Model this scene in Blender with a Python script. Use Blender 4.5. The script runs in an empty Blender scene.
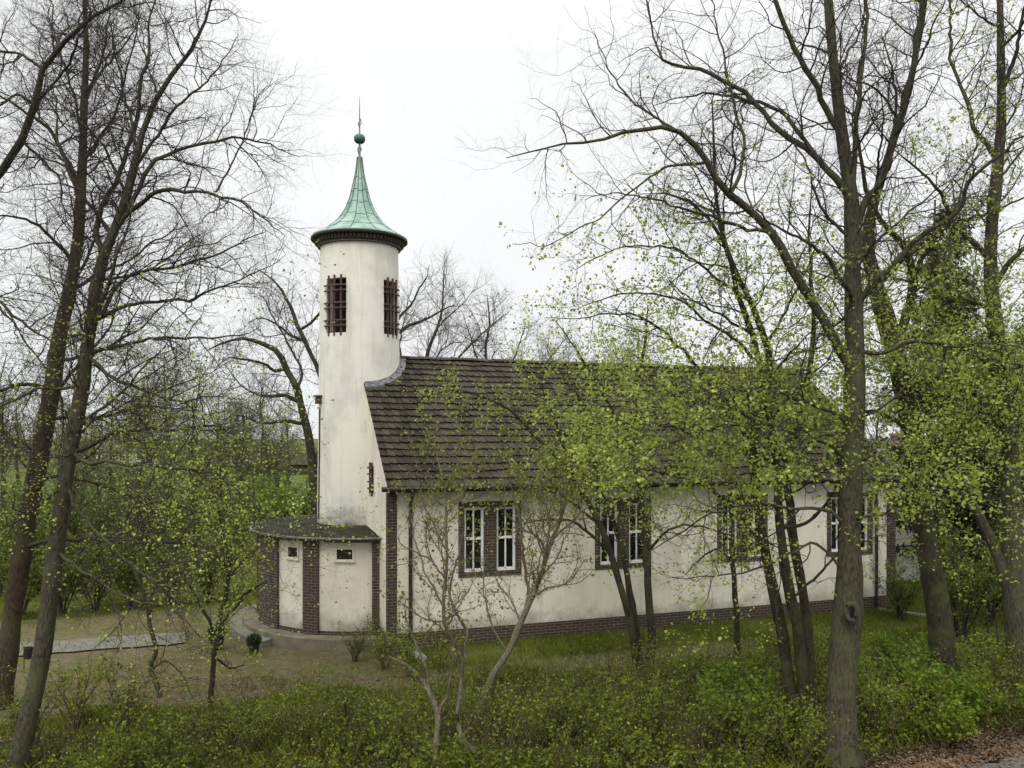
import bpy, bmesh, math, random
import numpy as np
from mathutils import Vector, Matrix

random.seed(7)
rng = np.random.default_rng(11)
C = bpy.context.scene.collection
R = math.radians
EYE, F, HZ = 5.45, 830.0, 437.0          # eye height, focal length in pixels, horizon row

# ------------------------------------------------------------------ camera, sky, sun, exposure
scn = bpy.context.scene
cam = bpy.data.cameras.new('camera')
cam_ob = bpy.data.objects.new('camera', cam)
C.objects.link(cam_ob)
cam.sensor_width = 36.0
cam.lens = F / 1024 * 36.0
cam.shift_y = (HZ - 384) / 1024
cam.clip_start = 0.1
cam.clip_end = 4000
cam_ob.location = (0, 0, EYE)
cam_ob.rotation_euler = (R(90), 0, 0)
scn.camera = cam_ob

SUN_EL, SUN_AZ = 48.0, 200.0             # azimuth clockwise from +Y (behind the camera, a little left)
w = bpy.data.worlds.new('World')
scn.world = w
w.use_nodes = True
nt = w.node_tree
bg = nt.nodes['Background']
sky = nt.nodes.new('ShaderNodeTexSky')
sky.sky_type = 'NISHITA'
sky.sun_disc = False
sky.sun_elevation = R(SUN_EL)
sky.sun_rotation = R(SUN_AZ)
hs = nt.nodes.new('ShaderNodeHueSaturation')
hs.inputs['Saturation'].default_value = 0.12
nt.links.new(sky.outputs[0], hs.inputs['Color'])
tc = nt.nodes.new('ShaderNodeTexCoord')
sx = nt.nodes.new('ShaderNodeSeparateXYZ')
nt.links.new(tc.outputs['Generated'], sx.inputs[0])
rp = nt.nodes.new('ShaderNodeValToRGB')   # overcast: brighter overhead than near the horizon
rp.color_ramp.elements[0].position = 0.0
rp.color_ramp.elements[0].color = (0.336, 0.346, 0.347, 1)
rp.color_ramp.elements[1].position = 1.0
rp.color_ramp.elements[1].color = (1.0, 0.995, 0.97, 1)
e = rp.color_ramp.elements.new(0.42)
e.color = (0.358, 0.364, 0.364, 1)
nt.links.new(sx.outputs['Z'], rp.inputs[0])
sc = nt.nodes.new('ShaderNodeVectorMath')
sc.operation = 'SCALE'
sc.inputs['Scale'].default_value = 21.0
cn = nt.nodes.new('ShaderNodeTexNoise')      # faint cloud layers
cn.inputs['Scale'].default_value = 2.2; cn.inputs['Detail'].default_value = 5
nt.links.new(tc.outputs['Generated'], cn.inputs['Vector'])
cr = nt.nodes.new('ShaderNodeMapRange')
cr.inputs['From Min'].default_value = 0.3; cr.inputs['From Max'].default_value = 0.7
cr.inputs['To Min'].default_value = 0.96; cr.inputs['To Max'].default_value = 1.04
nt.links.new(cn.outputs['Fac'], cr.inputs['Value'])
cm = nt.nodes.new('ShaderNodeVectorMath'); cm.operation = 'SCALE'
nt.links.new(rp.outputs[0], cm.inputs[0]); nt.links.new(cr.outputs[0], cm.inputs['Scale'])
nt.links.new(cm.outputs[0], sc.inputs[0])
mx = nt.nodes.new('ShaderNodeMixRGB')
mx.inputs[0].default_value = 0.93
nt.links.new(hs.outputs[0], mx.inputs[1])
nt.links.new(sc.outputs[0], mx.inputs[2])
nt.links.new(mx.outputs[0], bg.inputs[0])
bg.inputs[1].default_value = 0.10

sun = bpy.data.lights.new('sun', 'SUN')
sun.energy = 1.5
sun.angle = R(25)
sun.color = (1.0, 0.97, 0.92)
sun_ob = bpy.data.objects.new('sun', sun)
C.objects.link(sun_ob)
sd = Vector((math.sin(R(SUN_AZ)) * math.cos(R(SUN_EL)), math.cos(R(SUN_AZ)) * math.cos(R(SUN_EL)), math.sin(R(SUN_EL))))
sun_ob.rotation_euler = sd.to_track_quat('Z', 'Y').to_euler()
vs = scn.view_settings
vs.view_transform = 'Standard'
vs.look = 'None'
vs.exposure = 0.45
vs.gamma = 1.0
vs.use_curve_mapping = False
scn.cycles.max_bounces = 6
scn.cycles.transparent_max_bounces = 6
scn.cycles.use_denoising = True

# ------------------------------------------------------------------ materials
def mat(name):
    m = bpy.data.materials.new(name)
    m.use_nodes = True
    return m, m.node_tree, m.node_tree.nodes['Principled BSDF']

def ramp(nt, src, stops):
    n = nt.nodes.new('ShaderNodeValToRGB')
    els = n.color_ramp.elements
    els[0].position, els[0].color = stops[0][0], (*stops[0][1], 1)
    els[1].position, els[1].color = stops[-1][0], (*stops[-1][1], 1)
    for p, c in stops[1:-1]:
        q = els.new(p)
        q.color = (*c, 1)
    nt.links.new(src, n.inputs[0])
    return n.outputs[0]

def noise(nt, scale, detail=4, rough=0.55, vec=None, coord='Object', stretch=None, dist=0.0):
    n = nt.nodes.new('ShaderNodeTexNoise')
    n.inputs['Scale'].default_value = scale
    n.inputs['Detail'].default_value = detail
    n.inputs['Roughness'].default_value = rough
    n.inputs['Distortion'].default_value = dist
    if vec is None:
        t = nt.nodes.new('ShaderNodeTexCoord')
        vec = t.outputs[coord]
    if stretch:
        mp = nt.nodes.new('ShaderNodeMapping')
        mp.inputs['Scale'].default_value = stretch
        nt.links.new(vec, mp.inputs['Vector'])
        vec = mp.outputs[0]
    nt.links.new(vec, n.inputs['Vector'])
    return n.outputs['Fac']

def mix(nt, fac, a, b, mode='MIX'):
    n = nt.nodes.new('ShaderNodeMixRGB')
    n.blend_type = mode
    for k, v in enumerate((fac, a, b)):
        if isinstance(v, (int, float)):
            n.inputs[k].default_value = v if k == 0 else (v, v, v, 1)
        elif isinstance(v, tuple):
            n.inputs[k].default_value = (*v, 1)
        else:
            nt.links.new(v, n.inputs[k])
    return n.outputs[0]

def math_node(nt, op, a, b=None):
    n = nt.nodes.new('ShaderNodeMath')
    n.operation = op
    for k, v in enumerate((a, b)):
        if v is None:
            continue
        if isinstance(v, (int, float)):
            n.inputs[k].default_value = v
        else:
            nt.links.new(v, n.inputs[k])
    return n.outputs[0]

def bump(nt, bsdf, h, strength=0.4, dist=0.02):
    b = nt.nodes.new('ShaderNodeBump')
    b.inputs['Strength'].default_value = strength
    b.inputs['Distance'].default_value = dist
    nt.links.new(h, b.inputs['Height'])
    nt.links.new(b.outputs[0], bsdf.inputs['Normal'])

def simple(name, col, rough=0.7, var=0.15, scale=6, metallic=0.0, spec=0.3, bmp=0.0):
    m, nt, b = mat(name)
    f = noise(nt, scale, 5)
    lo = tuple(max(0, c * (1 - var)) for c in col)
    hi = tuple(c * (1 + var) for c in col)
    nt.links.new(ramp(nt, f, [(0.3, lo), (0.7, hi)]), b.inputs['Base Color'])
    b.inputs['Roughness'].default_value = rough
    b.inputs['Metallic'].default_value = metallic
    b.inputs['Specular IOR Level'].default_value = spec
    if bmp:
        bump(nt, b, noise(nt, scale * 6, 5), bmp, 0.01)
    return m

def stucco(name, base, stain, streak=0.5, algae_z=None, algae=0.9):
    m, nt, b = mat(name)
    big = noise(nt, 0.9, 6, 0.62)
    st = noise(nt, 1.6, 5, 0.6, stretch=(1.0, 1.0, 0.16))
    fine = noise(nt, 14, 4, 0.6)
    rain = noise(nt, 5.5, 5, 0.7, stretch=(1.0, 1.0, 0.06))
    c = mix(nt, ramp(nt, big, [(0.48, (0, 0, 0)), (0.70, (0.9, 0.9, 0.9))]), base, stain)
    c = mix(nt, math_node(nt, 'MULTIPLY', ramp(nt, st, [(0.52, (0, 0, 0)), (0.75, (1, 1, 1))]), streak), c, tuple(x * 0.85 for x in stain))
    c = mix(nt, ramp(nt, rain, [(0.55, (0, 0, 0)), (0.78, (0.55, 0.55, 0.55))]), c, tuple(x * 0.72 for x in stain))
    c = mix(nt, ramp(nt, fine, [(0.30, (0.05, 0.05, 0.05)), (0.70, (0, 0, 0))]), c, stain)
    if algae_z is not None:          # moss band creeping up from a ledge
        t = nt.nodes.new('ShaderNodeTexCoord')
        s = nt.nodes.new('ShaderNodeSeparateXYZ')
        nt.links.new(t.outputs['Object'], s.inputs[0])
        z = math_node(nt, 'SUBTRACT', s.outputs['Z'], algae_z)
        z = math_node(nt, 'SUBTRACT', z, math_node(nt, 'MULTIPLY', noise(nt, 2.2, 6, 0.7), 1.5))
        k = ramp(nt, math_node(nt, 'ADD', z, 0.9), [(0.0, (1, 1, 1)), (0.55, (0, 0, 0))])
        c = mix(nt, math_node(nt, 'MULTIPLY', k, algae), c, (0.13, 0.135, 0.095))
    nt.links.new(c, b.inputs['Base Color'])
    b.inputs['Roughness'].default_value = 0.9
    b.inputs['Specular IOR Level'].default_value = 0.15
    bump(nt, b, noise(nt, 70, 3), 0.12, 0.004)
    return m

def brick(name):
    m, nt, b = mat(name)
    uv = nt.nodes.new('ShaderNodeUVMap')
    t = nt.nodes.new('ShaderNodeTexBrick')
    nt.links.new(uv.outputs[0], t.inputs['Vector'])
    t.inputs['Color1'].default_value = (0.052, 0.026, 0.017, 1)
    t.inputs['Color2'].default_value = (0.028, 0.017, 0.013, 1)
    t.inputs['Mortar'].default_value = (0.19, 0.17, 0.135, 1)
    t.inputs['Scale'].default_value = 1.0
    t.inputs['Mortar Size'].default_value = 0.0065
    t.inputs['Brick Width'].default_value = 0.25
    t.inputs['Row Height'].default_value = 0.077
    c = mix(nt, ramp(nt, noise(nt, 3, 5), [(0.35, (0, 0, 0)), (0.7, (0.55, 0.55, 0.55))]), t.outputs['Color'], (0.05, 0.04, 0.03))
    nt.links.new(c, b.inputs['Base Color'])
    b.inputs['Roughness'].default_value = 0.75
    bump(nt, b, t.outputs['Fac'], -0.5, 0.008)
    return m

def island_random(nt):
    g = nt.nodes.new('ShaderNodeNewGeometry')
    return g.outputs['Random Per Island']

def tiles(name):
    m, nt, b = mat(name)
    r = ramp(nt, island_random(nt), [(0.0, (0.016, 0.014, 0.011)), (0.5, (0.030, 0.026, 0.019)), (1.0, (0.052, 0.046, 0.034))])
    st = ramp(nt, noise(nt, 1.0, 6, 0.7, stretch=(1.1, 0.16, 0.16)), [(0.45, (0, 0, 0)), (0.68, (1, 1, 1))])
    c = mix(nt, math_node(nt, 'MULTIPLY', st, 0.5), r, (0.100, 0.088, 0.066))
    b.inputs['Specular IOR Level'].default_value = 0.15
    ms = ramp(nt, noise(nt, 4.0, 6, 0.75), [(0.52, (0, 0, 0)), (0.64, (1, 1, 1))])
    c = mix(nt, math_node(nt, 'MULTIPLY', ms, 0.75), c, (0.055, 0.052, 0.022))
    lc = ramp(nt, noise(nt, 16, 4, 0.8), [(0.63, (0, 0, 0)), (0.70, (1, 1, 1))])
    c = mix(nt, math_node(nt, 'MULTIPLY', lc, 0.5), c, (0.16, 0.15, 0.115))
    nt.links.new(c, b.inputs['Base Color'])
    b.inputs['Roughness'].default_value = 0.85
    bump(nt, b, noise(nt, 40, 5), 0.5, 0.01)
    return m

def copper(name):
    m, nt, b = mat(name)
    c = ramp(nt, noise(nt, 2.2, 6, 0.65, stretch=(1, 1, 0.35)), [(0.3, (0.13, 0.22, 0.175)), (0.52, (0.24, 0.36, 0.30)), (0.75, (0.34, 0.46, 0.40))])
    nt.links.new(mix(nt, ramp(nt, noise(nt, 7, 5), [(0.55, (0, 0, 0)), (0.75, (0.5, 0.5, 0.5))]), mix(nt, ramp(nt, noise(nt, 5, 5, 0.7, stretch=(1, 1, 0.12)), [(0.5, (0, 0, 0)), (0.72, (0.75, 0.75, 0.75))]), c, (0.10, 0.13, 0.095)), (0.09, 0.12, 0.09)), b.inputs['Base Color'])
    b.inputs['Roughness'].default_value = 0.6
    b.inputs['Metallic'].default_value = 0.15
    return m

def bark(name, c1, c2, alg=0.3, scale=20):
    m, nt, b = mat(name)
    f = noise(nt, scale * 1.3, 7, 0.72, stretch=(1, 1, 0.33))
    c = ramp(nt, f, [(0.38, c1), (0.62, c2)])
    g = ramp(nt, noise(nt, 1.7, 5, 0.6), [(0.46, (0, 0, 0)), (0.7, (alg, alg, alg))])
    c = mix(nt, g, c, (0.085, 0.100, 0.040))
    nt.links.new(c, b.inputs['Base Color'])
    b.inputs['Roughness'].default_value = 0.9
    b.inputs['Specular IOR Level'].default_value = 0.15
    bump(nt, b, noise(nt, scale * 2.2, 6, 0.7, stretch=(1, 1, 0.3)), 0.7, 0.03)
    return m

def leaf(name, stops, transl=0.4, rough=0.55):
    m, nt, b = mat(name)
    n = len(stops)
    c = ramp(nt, island_random(nt), [(i / (n - 1), s) for i, s in enumerate(stops)])
    big = ramp(nt, noise(nt, 0.8, 3), [(0.35, (0.78, 0.80, 0.8)), (0.65, (1.15, 1.12, 1.0))])
    c = mix(nt, 1.0, c, big, 'MULTIPLY')
    nt.links.new(c, b.inputs['Base Color'])
    b.inputs['Roughness'].default_value = rough
    b.inputs['Specular IOR Level'].default_value = 0.25
    tr = nt.nodes.new('ShaderNodeBsdfTranslucent')
    nt.links.new(c, tr.inputs['Color'])
    ms = nt.nodes.new('ShaderNodeMixShader')
    ms.inputs[0].default_value = transl
    out = nt.nodes['Material Output']
    nt.links.new(b.outputs[0], ms.inputs[1])
    nt.links.new(tr.outputs[0], ms.inputs[2])
    nt.links.new(ms.outputs[0], out.inputs['Surface'])
    return m

M = {}
M['stucco'] = stucco('cream_render', (0.73, 0.695, 0.585), (0.54, 0.515, 0.43), 0.5, algae_z=0.5, algae=0.65)
M['stucco_tower'] = stucco('tower_render', (0.735, 0.715, 0.635), (0.53, 0.52, 0.46), 0.65, algae_z=3.0)
M['brick'] = brick('dark_brick')
M['tiles'] = tiles('roof_tiles')
M['ridge'] = simple('ridge_tiles', (0.060, 0.046, 0.034), 0.9, 0.6, 5, bmp=0.4)
M['copper'] = copper('verdigris_copper')
M['seam'] = simple('copper_seam', (0.045, 0.085, 0.07), 0.7, 0.3)
M['lead'] = simple('lead_flashing', (0.13, 0.13, 0.13), 0.75, 0.55, 7, 0.0)
M['darkwood'] = simple('dark_wood', (0.045, 0.024, 0.019), 0.7, 0.3, 8)
M['lattice'] = simple('brown_lattice', (0.075, 0.045, 0.036), 0.75, 0.25, 8)
M['black'] = simple('void_black', (0.006, 0.006, 0.006), 0.9, 0.1)  # darkness of unlit insides put into the colour
M['gutter'] = simple('dark_gutter', (0.022, 0.019, 0.017), 0.5, 0.3)
M['white'] = simple('white_paint', (0.80, 0.80, 0.79), 0.45, 0.05, 4)
M['felt'] = simple('roof_felt', (0.030, 0.030, 0.019), 0.95, 0.6, 2.5, spec=0.1, bmp=0.4)
M['concrete'] = simple('concrete', (0.15, 0.143, 0.118), 0.9, 0.3, 3, bmp=0.3)
M['slab'] = simple('mossy_slab', (0.16, 0.145, 0.10), 0.9, 0.35, 2.5, bmp=0.3)
M['paving'] = simple('pale_paving', (0.125, 0.122, 0.102), 0.85, 0.22, 3, bmp=0.2)
M['zinc'] = simple('zinc', (0.45, 0.47, 0.48), 0.45, 0.15, 4, 0.5)
M['rod'] = simple('rod_metal', (0.16, 0.17, 0.18), 0.5, 0.2, 4, 0.5)
M['pot'] = simple('dark_pot', (0.03, 0.026, 0.022), 0.7, 0.3)
M['grey_wall'] = simple('grey_render', (0.42, 0.41, 0.37), 0.9, 0.12, 1.5)
M['grey_roof'] = simple('grey_roofing', (0.17, 0.165, 0.16), 0.8, 0.25, 1.5)
M['red_roof'] = simple('red_roofing', (0.24, 0.17, 0.14), 0.8, 0.25, 1.5)
M['wire'] = simple('cable', (0.25, 0.25, 0.25), 0.6, 0.1)
m, nt, b = mat('window_glass')
nt.links.new(ramp(nt, noise(nt, 1.2, 2), [(0.3, (0.006, 0.007, 0.006)), (0.8, (0.016, 0.018, 0.015))]), b.inputs['Base Color'])
b.inputs['Roughness'].default_value = 0.06
b.inputs['Specular IOR Level'].default_value = 0.5
bump(nt, b, noise(nt, 1.5, 2), 0.04, 0.05)
M['glass'] = m

M['bark_grey'] = bark('grey_bark', (0.026, 0.023, 0.015), (0.092, 0.082, 0.056), 0.75)
M['bark_dark'] = bark('dark_bark', (0.018, 0.015, 0.010), (0.055, 0.047, 0.030), 0.65)
M['bark_red'] = bark('ivy_brown_bark', (0.024, 0.018, 0.012), (0.072, 0.054, 0.036), 0.55)
M['bark_tan'] = bark('tan_bark', (0.105, 0.088, 0.060), (0.225, 0.198, 0.145), 0.45, 26)
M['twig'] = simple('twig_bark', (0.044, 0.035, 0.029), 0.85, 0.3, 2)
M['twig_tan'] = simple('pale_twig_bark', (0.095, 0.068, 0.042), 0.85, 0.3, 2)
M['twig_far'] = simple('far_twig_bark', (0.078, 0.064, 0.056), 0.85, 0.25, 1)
M['leaf_lime'] = leaf('lime_leaf', [(0.225, 0.295, 0.040), (0.335, 0.420, 0.070), (0.460, 0.535, 0.150)], 0.5)
M['leaf_mid'] = leaf('mid_leaf', [(0.080, 0.115, 0.018), (0.130, 0.180, 0.024), (0.200, 0.250, 0.042)], 0.45)
M['leaf_olive'] = leaf('olive_leaf', [(0.12, 0.155, 0.03), (0.18, 0.22, 0.04), (0.26, 0.29, 0.06)], 0.45)
M['leaf_ground'] = leaf('undergrowth_leaf', [(0.050, 0.076, 0.007), (0.090, 0.132, 0.010), (0.145, 0.195, 0.017), (0.22, 0.27, 0.035)], 0.42)
M['leaf_weed'] = leaf('weed_leaf', [(0.12, 0.18, 0.015), (0.19, 0.265, 0.024), (0.27, 0.34, 0.045)], 0.48)
M['leaf_bright'] = leaf('bright_shrub_leaf', [(0.10, 0.18, 0.013), (0.15, 0.25, 0.018), (0.21, 0.31, 0.032)], 0.45)
M['leaf_dark'] = leaf('clipped_leaf', [(0.016, 0.030, 0.009), (0.045, 0.075, 0.016)], 0.25)
M['needle'] = leaf('spruce_needle', [(0.014, 0.026, 0.012), (0.030, 0.050, 0.022)], 0.1)
M['leaf_brown'] = leaf('dead_leaf', [(0.10, 0.045, 0.022), (0.16, 0.08, 0.04)], 0.2)
M['litter'] = leaf('leaf_litter', [(0.075, 0.045, 0.026), (0.13, 0.085, 0.050), (0.21, 0.15, 0.095)], 0.1)
M['grass'] = leaf('grass_blade', [(0.085, 0.125, 0.010), (0.135, 0.185, 0.016), (0.20, 0.215, 0.045)], 0.42)

# ------------------------------------------------------------------ object helpers
def props(o, label=None, cat=None, group=None, kind=None):
    if label: o['label'] = label
    if cat: o['category'] = cat
    if group: o['group'] = group
    if kind: o['kind'] = kind
    return o

def thing(name, label, cat, loc=(0, 0, 0), rz=0.0, group=None):
    o = bpy.data.objects.new(name, None)
    o.empty_display_size = 0.2
    C.objects.link(o)
    o.location = loc
    o.rotation_euler = (0, 0, rz)
    return props(o, label, cat, group)

class MB:
    """collects polygons (with metre-scaled UVs) for ONE mesh object"""
    def __init__(s):
        s.v, s.f, s.uv = [], [], []
    def quad(s, pts, uv=None, tex=None):
        i = len(s.v)
        s.v += [tuple(p) for p in pts]
        s.f.append(tuple(range(i, i + len(pts))))
        if uv is None:
            a, b, c = Vector(pts[0]), Vector(pts[1]), Vector(pts[2])
            n = (b - a).cross(c - a)
            n = n.normalized() if n.length > 1e-12 else Vector((0, 0, 1))
            if abs(n.z) > 0.8:
                uv = [(p[0], p[1]) for p in pts]
            else:
                h = Vector((-n.y, n.x, 0)).normalized()
                uv = [(h.x * p[0] + h.y * p[1], p[2]) for p in pts]
        s.uv.append(uv)
    def box(s, x0, y0, z0, x1, y1, z1):
        p = lambda a, b, c: ((x0, x1)[a], (y0, y1)[b], (z0, z1)[c])
        s.quad([p(0,0,0), p(1,0,0), p(1,0,1), p(0,0,1)])
        s.quad([p(1,0,0), p(1,1,0), p(1,1,1), p(1,0,1)])
        s.quad([p(1,1,0), p(0,1,0), p(0,1,1), p(1,1,1)])
        s.quad([p(0,1,0), p(0,0,0), p(0,0,1), p(0,1,1)])
        s.quad([p(0,0,1), p(1,0,1), p(1,1,1), p(0,1,1)])
        s.quad([p(0,1,0), p(1,1,0), p(1,0,0), p(0,0,0)])
    def obox(s, c, ax, ay, az):
        """box centred at c with half-extent vectors"""
        c, ax, ay, az = Vector(c), Vector(ax), Vector(ay), Vector(az)
        p = lambda a, b, d: c + ax * (2*a-1) + ay * (2*b-1) + az * (2*d-1)
        s.quad([p(0,0,0), p(1,0,0), p(1,0,1), p(0,0,1)])
        s.quad([p(1,0,0), p(1,1,0), p(1,1,1), p(1,0,1)])
        s.quad([p(1,1,0), p(0,1,0), p(0,1,1), p(1,1,1)])
        s.quad([p(0,1,0), p(0,0,0), p(0,0,1), p(0,1,1)])
        s.quad([p(0,0,1), p(1,0,1), p(1,1,1), p(0,1,1)])
        s.quad([p(0,1,0), p(1,1,0), p(1,0,0), p(0,0,0)])
    def lathe(s, prof, c=(0, 0), n=64, a0=0.0, a1=2 * math.pi):
        for k in range(n):
            t0, t1 = a0 + (a1 - a0) * k / n, a0 + (a1 - a0) * (k + 1) / n
            for (r0, z0), (r1, z1) in zip(prof, prof[1:]):
                q = lambda r, t, z: (c[0] + r * math.cos(t), c[1] + r * math.sin(t), z)
                rm = max(r0, r1)
                uv = [(t0*rm, z0), (t1*rm, z0), (t1*rm, z1), (t0*rm, z1)] if abs(z1-z0) > 0.01 else None
                pts = [q(r0, t0, z0), q(r0, t1, z0), q(r1, t1, z1), q(r1, t0, z1)]
                if r0 < 1e-6:
                    pts, uv = pts[1:], (uv[1:] if uv else None)
                elif r1 < 1e-6:
                    pts, uv = pts[:3], (uv[:3] if uv else None)
                s.quad(pts, uv)
    def tube(s, pts, r, n=8):
        pts = [Vector(p) for p in pts]
        rr = r if isinstance(r, (list, tuple)) else [r] * len(pts)
        rings = []
        for i, p in enumerate(pts):
            t = (pts[min(i+1, len(pts)-1)] - pts[max(i-1, 0)]).normalized()
            a = t.cross(Vector((0.3, 0.2, 1)) if abs(t.z) < 0.9 else Vector((1, 0, 0))).normalized()
            b = t.cross(a)
            rings.append([p + (a * math.cos(2*math.pi*k/n) + b * math.sin(2*math.pi*k/n)) * rr[i] for k in range(n)])
        for A, B in zip(rings, rings[1:]):
            for k in range(n):
                s.quad([A[k], A[(k+1) % n], B[(k+1) % n], B[k]])
        s.quad(rings[0][::-1]); s.quad(rings[-1])
    def build(s, name, m, parent=None, smooth=False, merge=False):
        me = bpy.data.meshes.new(name)
        me.from_pydata(s.v, [], s.f)
        l = me.uv_layers.new(name='UVMap')
        l.data.foreach_set('uv', [c for f in s.uv for p in f for c in p])
        if merge or smooth:
            bm = bmesh.new(); bm.from_mesh(me)
            bmesh.ops.remove_doubles(bm, verts=bm.verts, dist=0.0004)
            bmesh.ops.recalc_face_normals(bm, faces=bm.faces)
            bm.to_mesh(me); bm.free()
        if smooth:
            me.shade_smooth()
            me.set_sharp_from_angle(angle=R(35))
        me.materials.append(m)
        o = bpy.data.objects.new(name, me)
        C.objects.link(o)
        if parent: o.parent = parent
        return o

def bevel(o, wd=0.008):
    md = o.modifiers.new('bevel', 'BEVEL')
    md.width = wd; md.segments = 1; md.limit_method = 'ANGLE'
    return o

def np_mesh(name, parts, mats, parent=None, smooth=True):
    """parts: list of (verts Nx3, quads Mx4, material index)"""
    vs_, fs_, mi_, off = [], [], [], 0
    for v, f, k in parts:
        if len(f) == 0: continue
        vs_.append(v); fs_.append(f + off); mi_.append(np.full(len(f), k, np.int32)); off += len(v)
    v = np.concatenate(vs_).astype(np.float32); f = np.concatenate(fs_).astype(np.int32); mi = np.concatenate(mi_)
    me = bpy.data.meshes.new(name)
    me.vertices.add(len(v)); me.vertices.foreach_set('co', v.ravel())
    me.loops.add(f.size); me.loops.foreach_set('vertex_index', f.ravel())
    me.polygons.add(len(f))
    me.polygons.foreach_set('loop_start', np.arange(0, f.size, f.shape[1], dtype=np.int32))
    me.polygons.foreach_set('material_index', mi)
    me.polygons.foreach_set('use_smooth', np.full(len(f), smooth, bool))
    me.update(calc_edges=True)
    for m_ in mats: me.materials.append(m_)
    o = bpy.data.objects.new(name, me)
    C.objects.link(o)
    if parent: o.parent = parent
    return o

def pix(px, py, D):
    return np.array([(px - 512) / F * D, D, EYE + (HZ - py) / F * D])

def ground_pt(px, py):
    D = EYE * F / (py - HZ)
    return ((px - 512) / F * D, D)

# church frame
CO = (-3.125, 20.75)
YAW = math.atan2(0.3283, 0.9446)
LEN_ = 16.0
cx_, sx_ = math.cos(YAW), math.sin(YAW)
def church_xy(t, u):
    return (CO[0] + cx_ * t - sx_ * u, CO[1] + sx_ * t + cx_ * u)
def to_church(x, y):
    dx, dy = x - CO[0], y - CO[1]
    return (cx_ * dx + sx_ * dy, -sx_ * dx + cx_ * dy)

# ------------------------------------------------------------------ ground
def height(x, y):
    h = 0.05 * np.sin(x * 0.7 + 1.3) * np.sin(y * 0.6) + 0.03 * np.sin(x * 1.9 + y * 1.1)
    near = np.clip((19.5 - y) / 3.0, 0, 1) * np.clip((y - 12) / 2.0, 0, 1)
    t_, u_ = cx_ * (x - CO[0]) + sx_ * (y - CO[1]), -sx_ * (x - CO[0]) + cx_ * (y - CO[1])
    bank = 0.15 * np.exp(-(np.minimum(u_, 0) / 1.6) ** 2) * np.clip(t_ / 1.5, 0, 1) * np.clip((LEN_ + 2 - t_) / 2, 0, 1) * (u_ < 9)
    return h * near - 0.03 + bank

gx = np.concatenate([np.linspace(-1500, -40, 30), np.linspace(-38, 38, 153), np.linspace(40, 1500, 30)])
gy = np.concatenate([np.linspace(-300, 4, 16), np.linspace(5, 45, 121), np.linspace(47, 140, 40), np.linspace(150, 2500, 40)])
GX, GY = np.meshgrid(gx, gy)
V = np.stack([GX.ravel(), GY.ravel(), height(GX, GY).ravel()], 1)
nx, ny = len(gx), len(gy)
I = (np.arange(ny - 1)[:, None] * nx + np.arange(nx - 1)[None, :]).ravel()
Fq = np.stack([I, I + 1, I + nx + 1, I + nx], 1)
m, nt, b = mat('churchyard_ground')
tco = nt.nodes.new('ShaderNodeTexCoord')
mp = nt.nodes.new('ShaderNodeMapping')          # church-aligned coordinates
mp.vector_type = 'TEXTURE'
mp.inputs['Location'].default_value = (CO[0], CO[1], 0)
mp.inputs['Rotation'].default_value = (0, 0, YAW)
nt.links.new(tco.outputs['Object'], mp.inputs['Vector'])
se = nt.nodes.new('ShaderNodeSeparateXYZ')
nt.links.new(mp.outputs[0], se.inputs[0])
n1 = noise(nt, 0.45, 6, 0.65); n2 = noise(nt, 6, 6, 0.7); n3 = noise(nt, 30, 4, 0.7)
grass = ramp(nt, n1, [(0.3, (0.048, 0.058, 0.012)), (0.55, (0.085, 0.098, 0.018)), (0.75, (0.125, 0.130, 0.030))])
soil = ramp(nt, n2, [(0.3, (0.075, 0.063, 0.034)), (0.6, (0.140, 0.118, 0.070)), (0.8, (0.205, 0.178, 0.118))])
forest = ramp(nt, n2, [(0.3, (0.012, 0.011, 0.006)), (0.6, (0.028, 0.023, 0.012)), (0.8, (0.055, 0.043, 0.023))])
field = ramp(nt, noise(nt, 0.05, 4), [(0.35, (0.055, 0.075, 0.018)), (0.6, (0.080, 0.110, 0.024)), (0.8, (0.16, 0.15, 0.09))])
def band(x, lo, hi, soft):
    a = nt.nodes.new('ShaderNodeMapRange'); a.inputs['From Min'].default_value = lo - soft; a.inputs['From Max'].default_value = lo + soft
    c_ = nt.nodes.new('ShaderNodeMapRange'); c_.inputs['From Min'].default_value = hi - soft; c_.inputs['From Max'].default_value = hi + soft
    c_.inputs['To Min'].default_value = 1; c_.inputs['To Max'].default_value = 0
    nt.links.new(x, a.inputs['Value']); nt.links.new(x, c_.inputs['Value'])
    return math_node(nt, 'MULTIPLY', a.outputs[0], c_.outputs[0])
wob = math_node(nt, 'MULTIPLY', math_node(nt, 'SUBTRACT', noise(nt, 0.8, 5, 0.6), 0.5), 2.2)
T = math_node(nt, 'ADD', se.outputs['X'], wob)
U = math_node(nt, 'ADD', se.outputs['Y'], wob)
yard = math_node(nt, 'MULTIPLY', band(T, -26, 0.2, 0.8), band(U, -2.7, 7.6, 0.5))
trail = math_node(nt, 'MULTIPLY', band(T, -1, 9.5, 1.2), band(U, -2.9, -1.7, 0.35))
trail = math_node(nt, 'MULTIPLY', trail, 0.85)
sandy = math_node(nt, 'MAXIMUM', yard, trail)
sandy = math_node(nt, 'MULTIPLY', sandy, ramp(nt, noise(nt, 1.3, 6, 0.7), [(0.34, (0.15, 0.15, 0.15)), (0.56, (1, 1, 1))]))
c = mix(nt, sandy, grass, soil)
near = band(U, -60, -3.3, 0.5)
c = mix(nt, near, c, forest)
c = mix(nt, band(U, 40, 5000, 4), c, field)
c = mix(nt, ramp(nt, n3, [(0.3, (0.35, 0.35, 0.35)), (0.6, (0, 0, 0))]), c, (0.03, 0.03, 0.012))
nt.links.new(c, b.inputs['Base Color'])
b.inputs['Roughness'].default_value = 0.95
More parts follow.
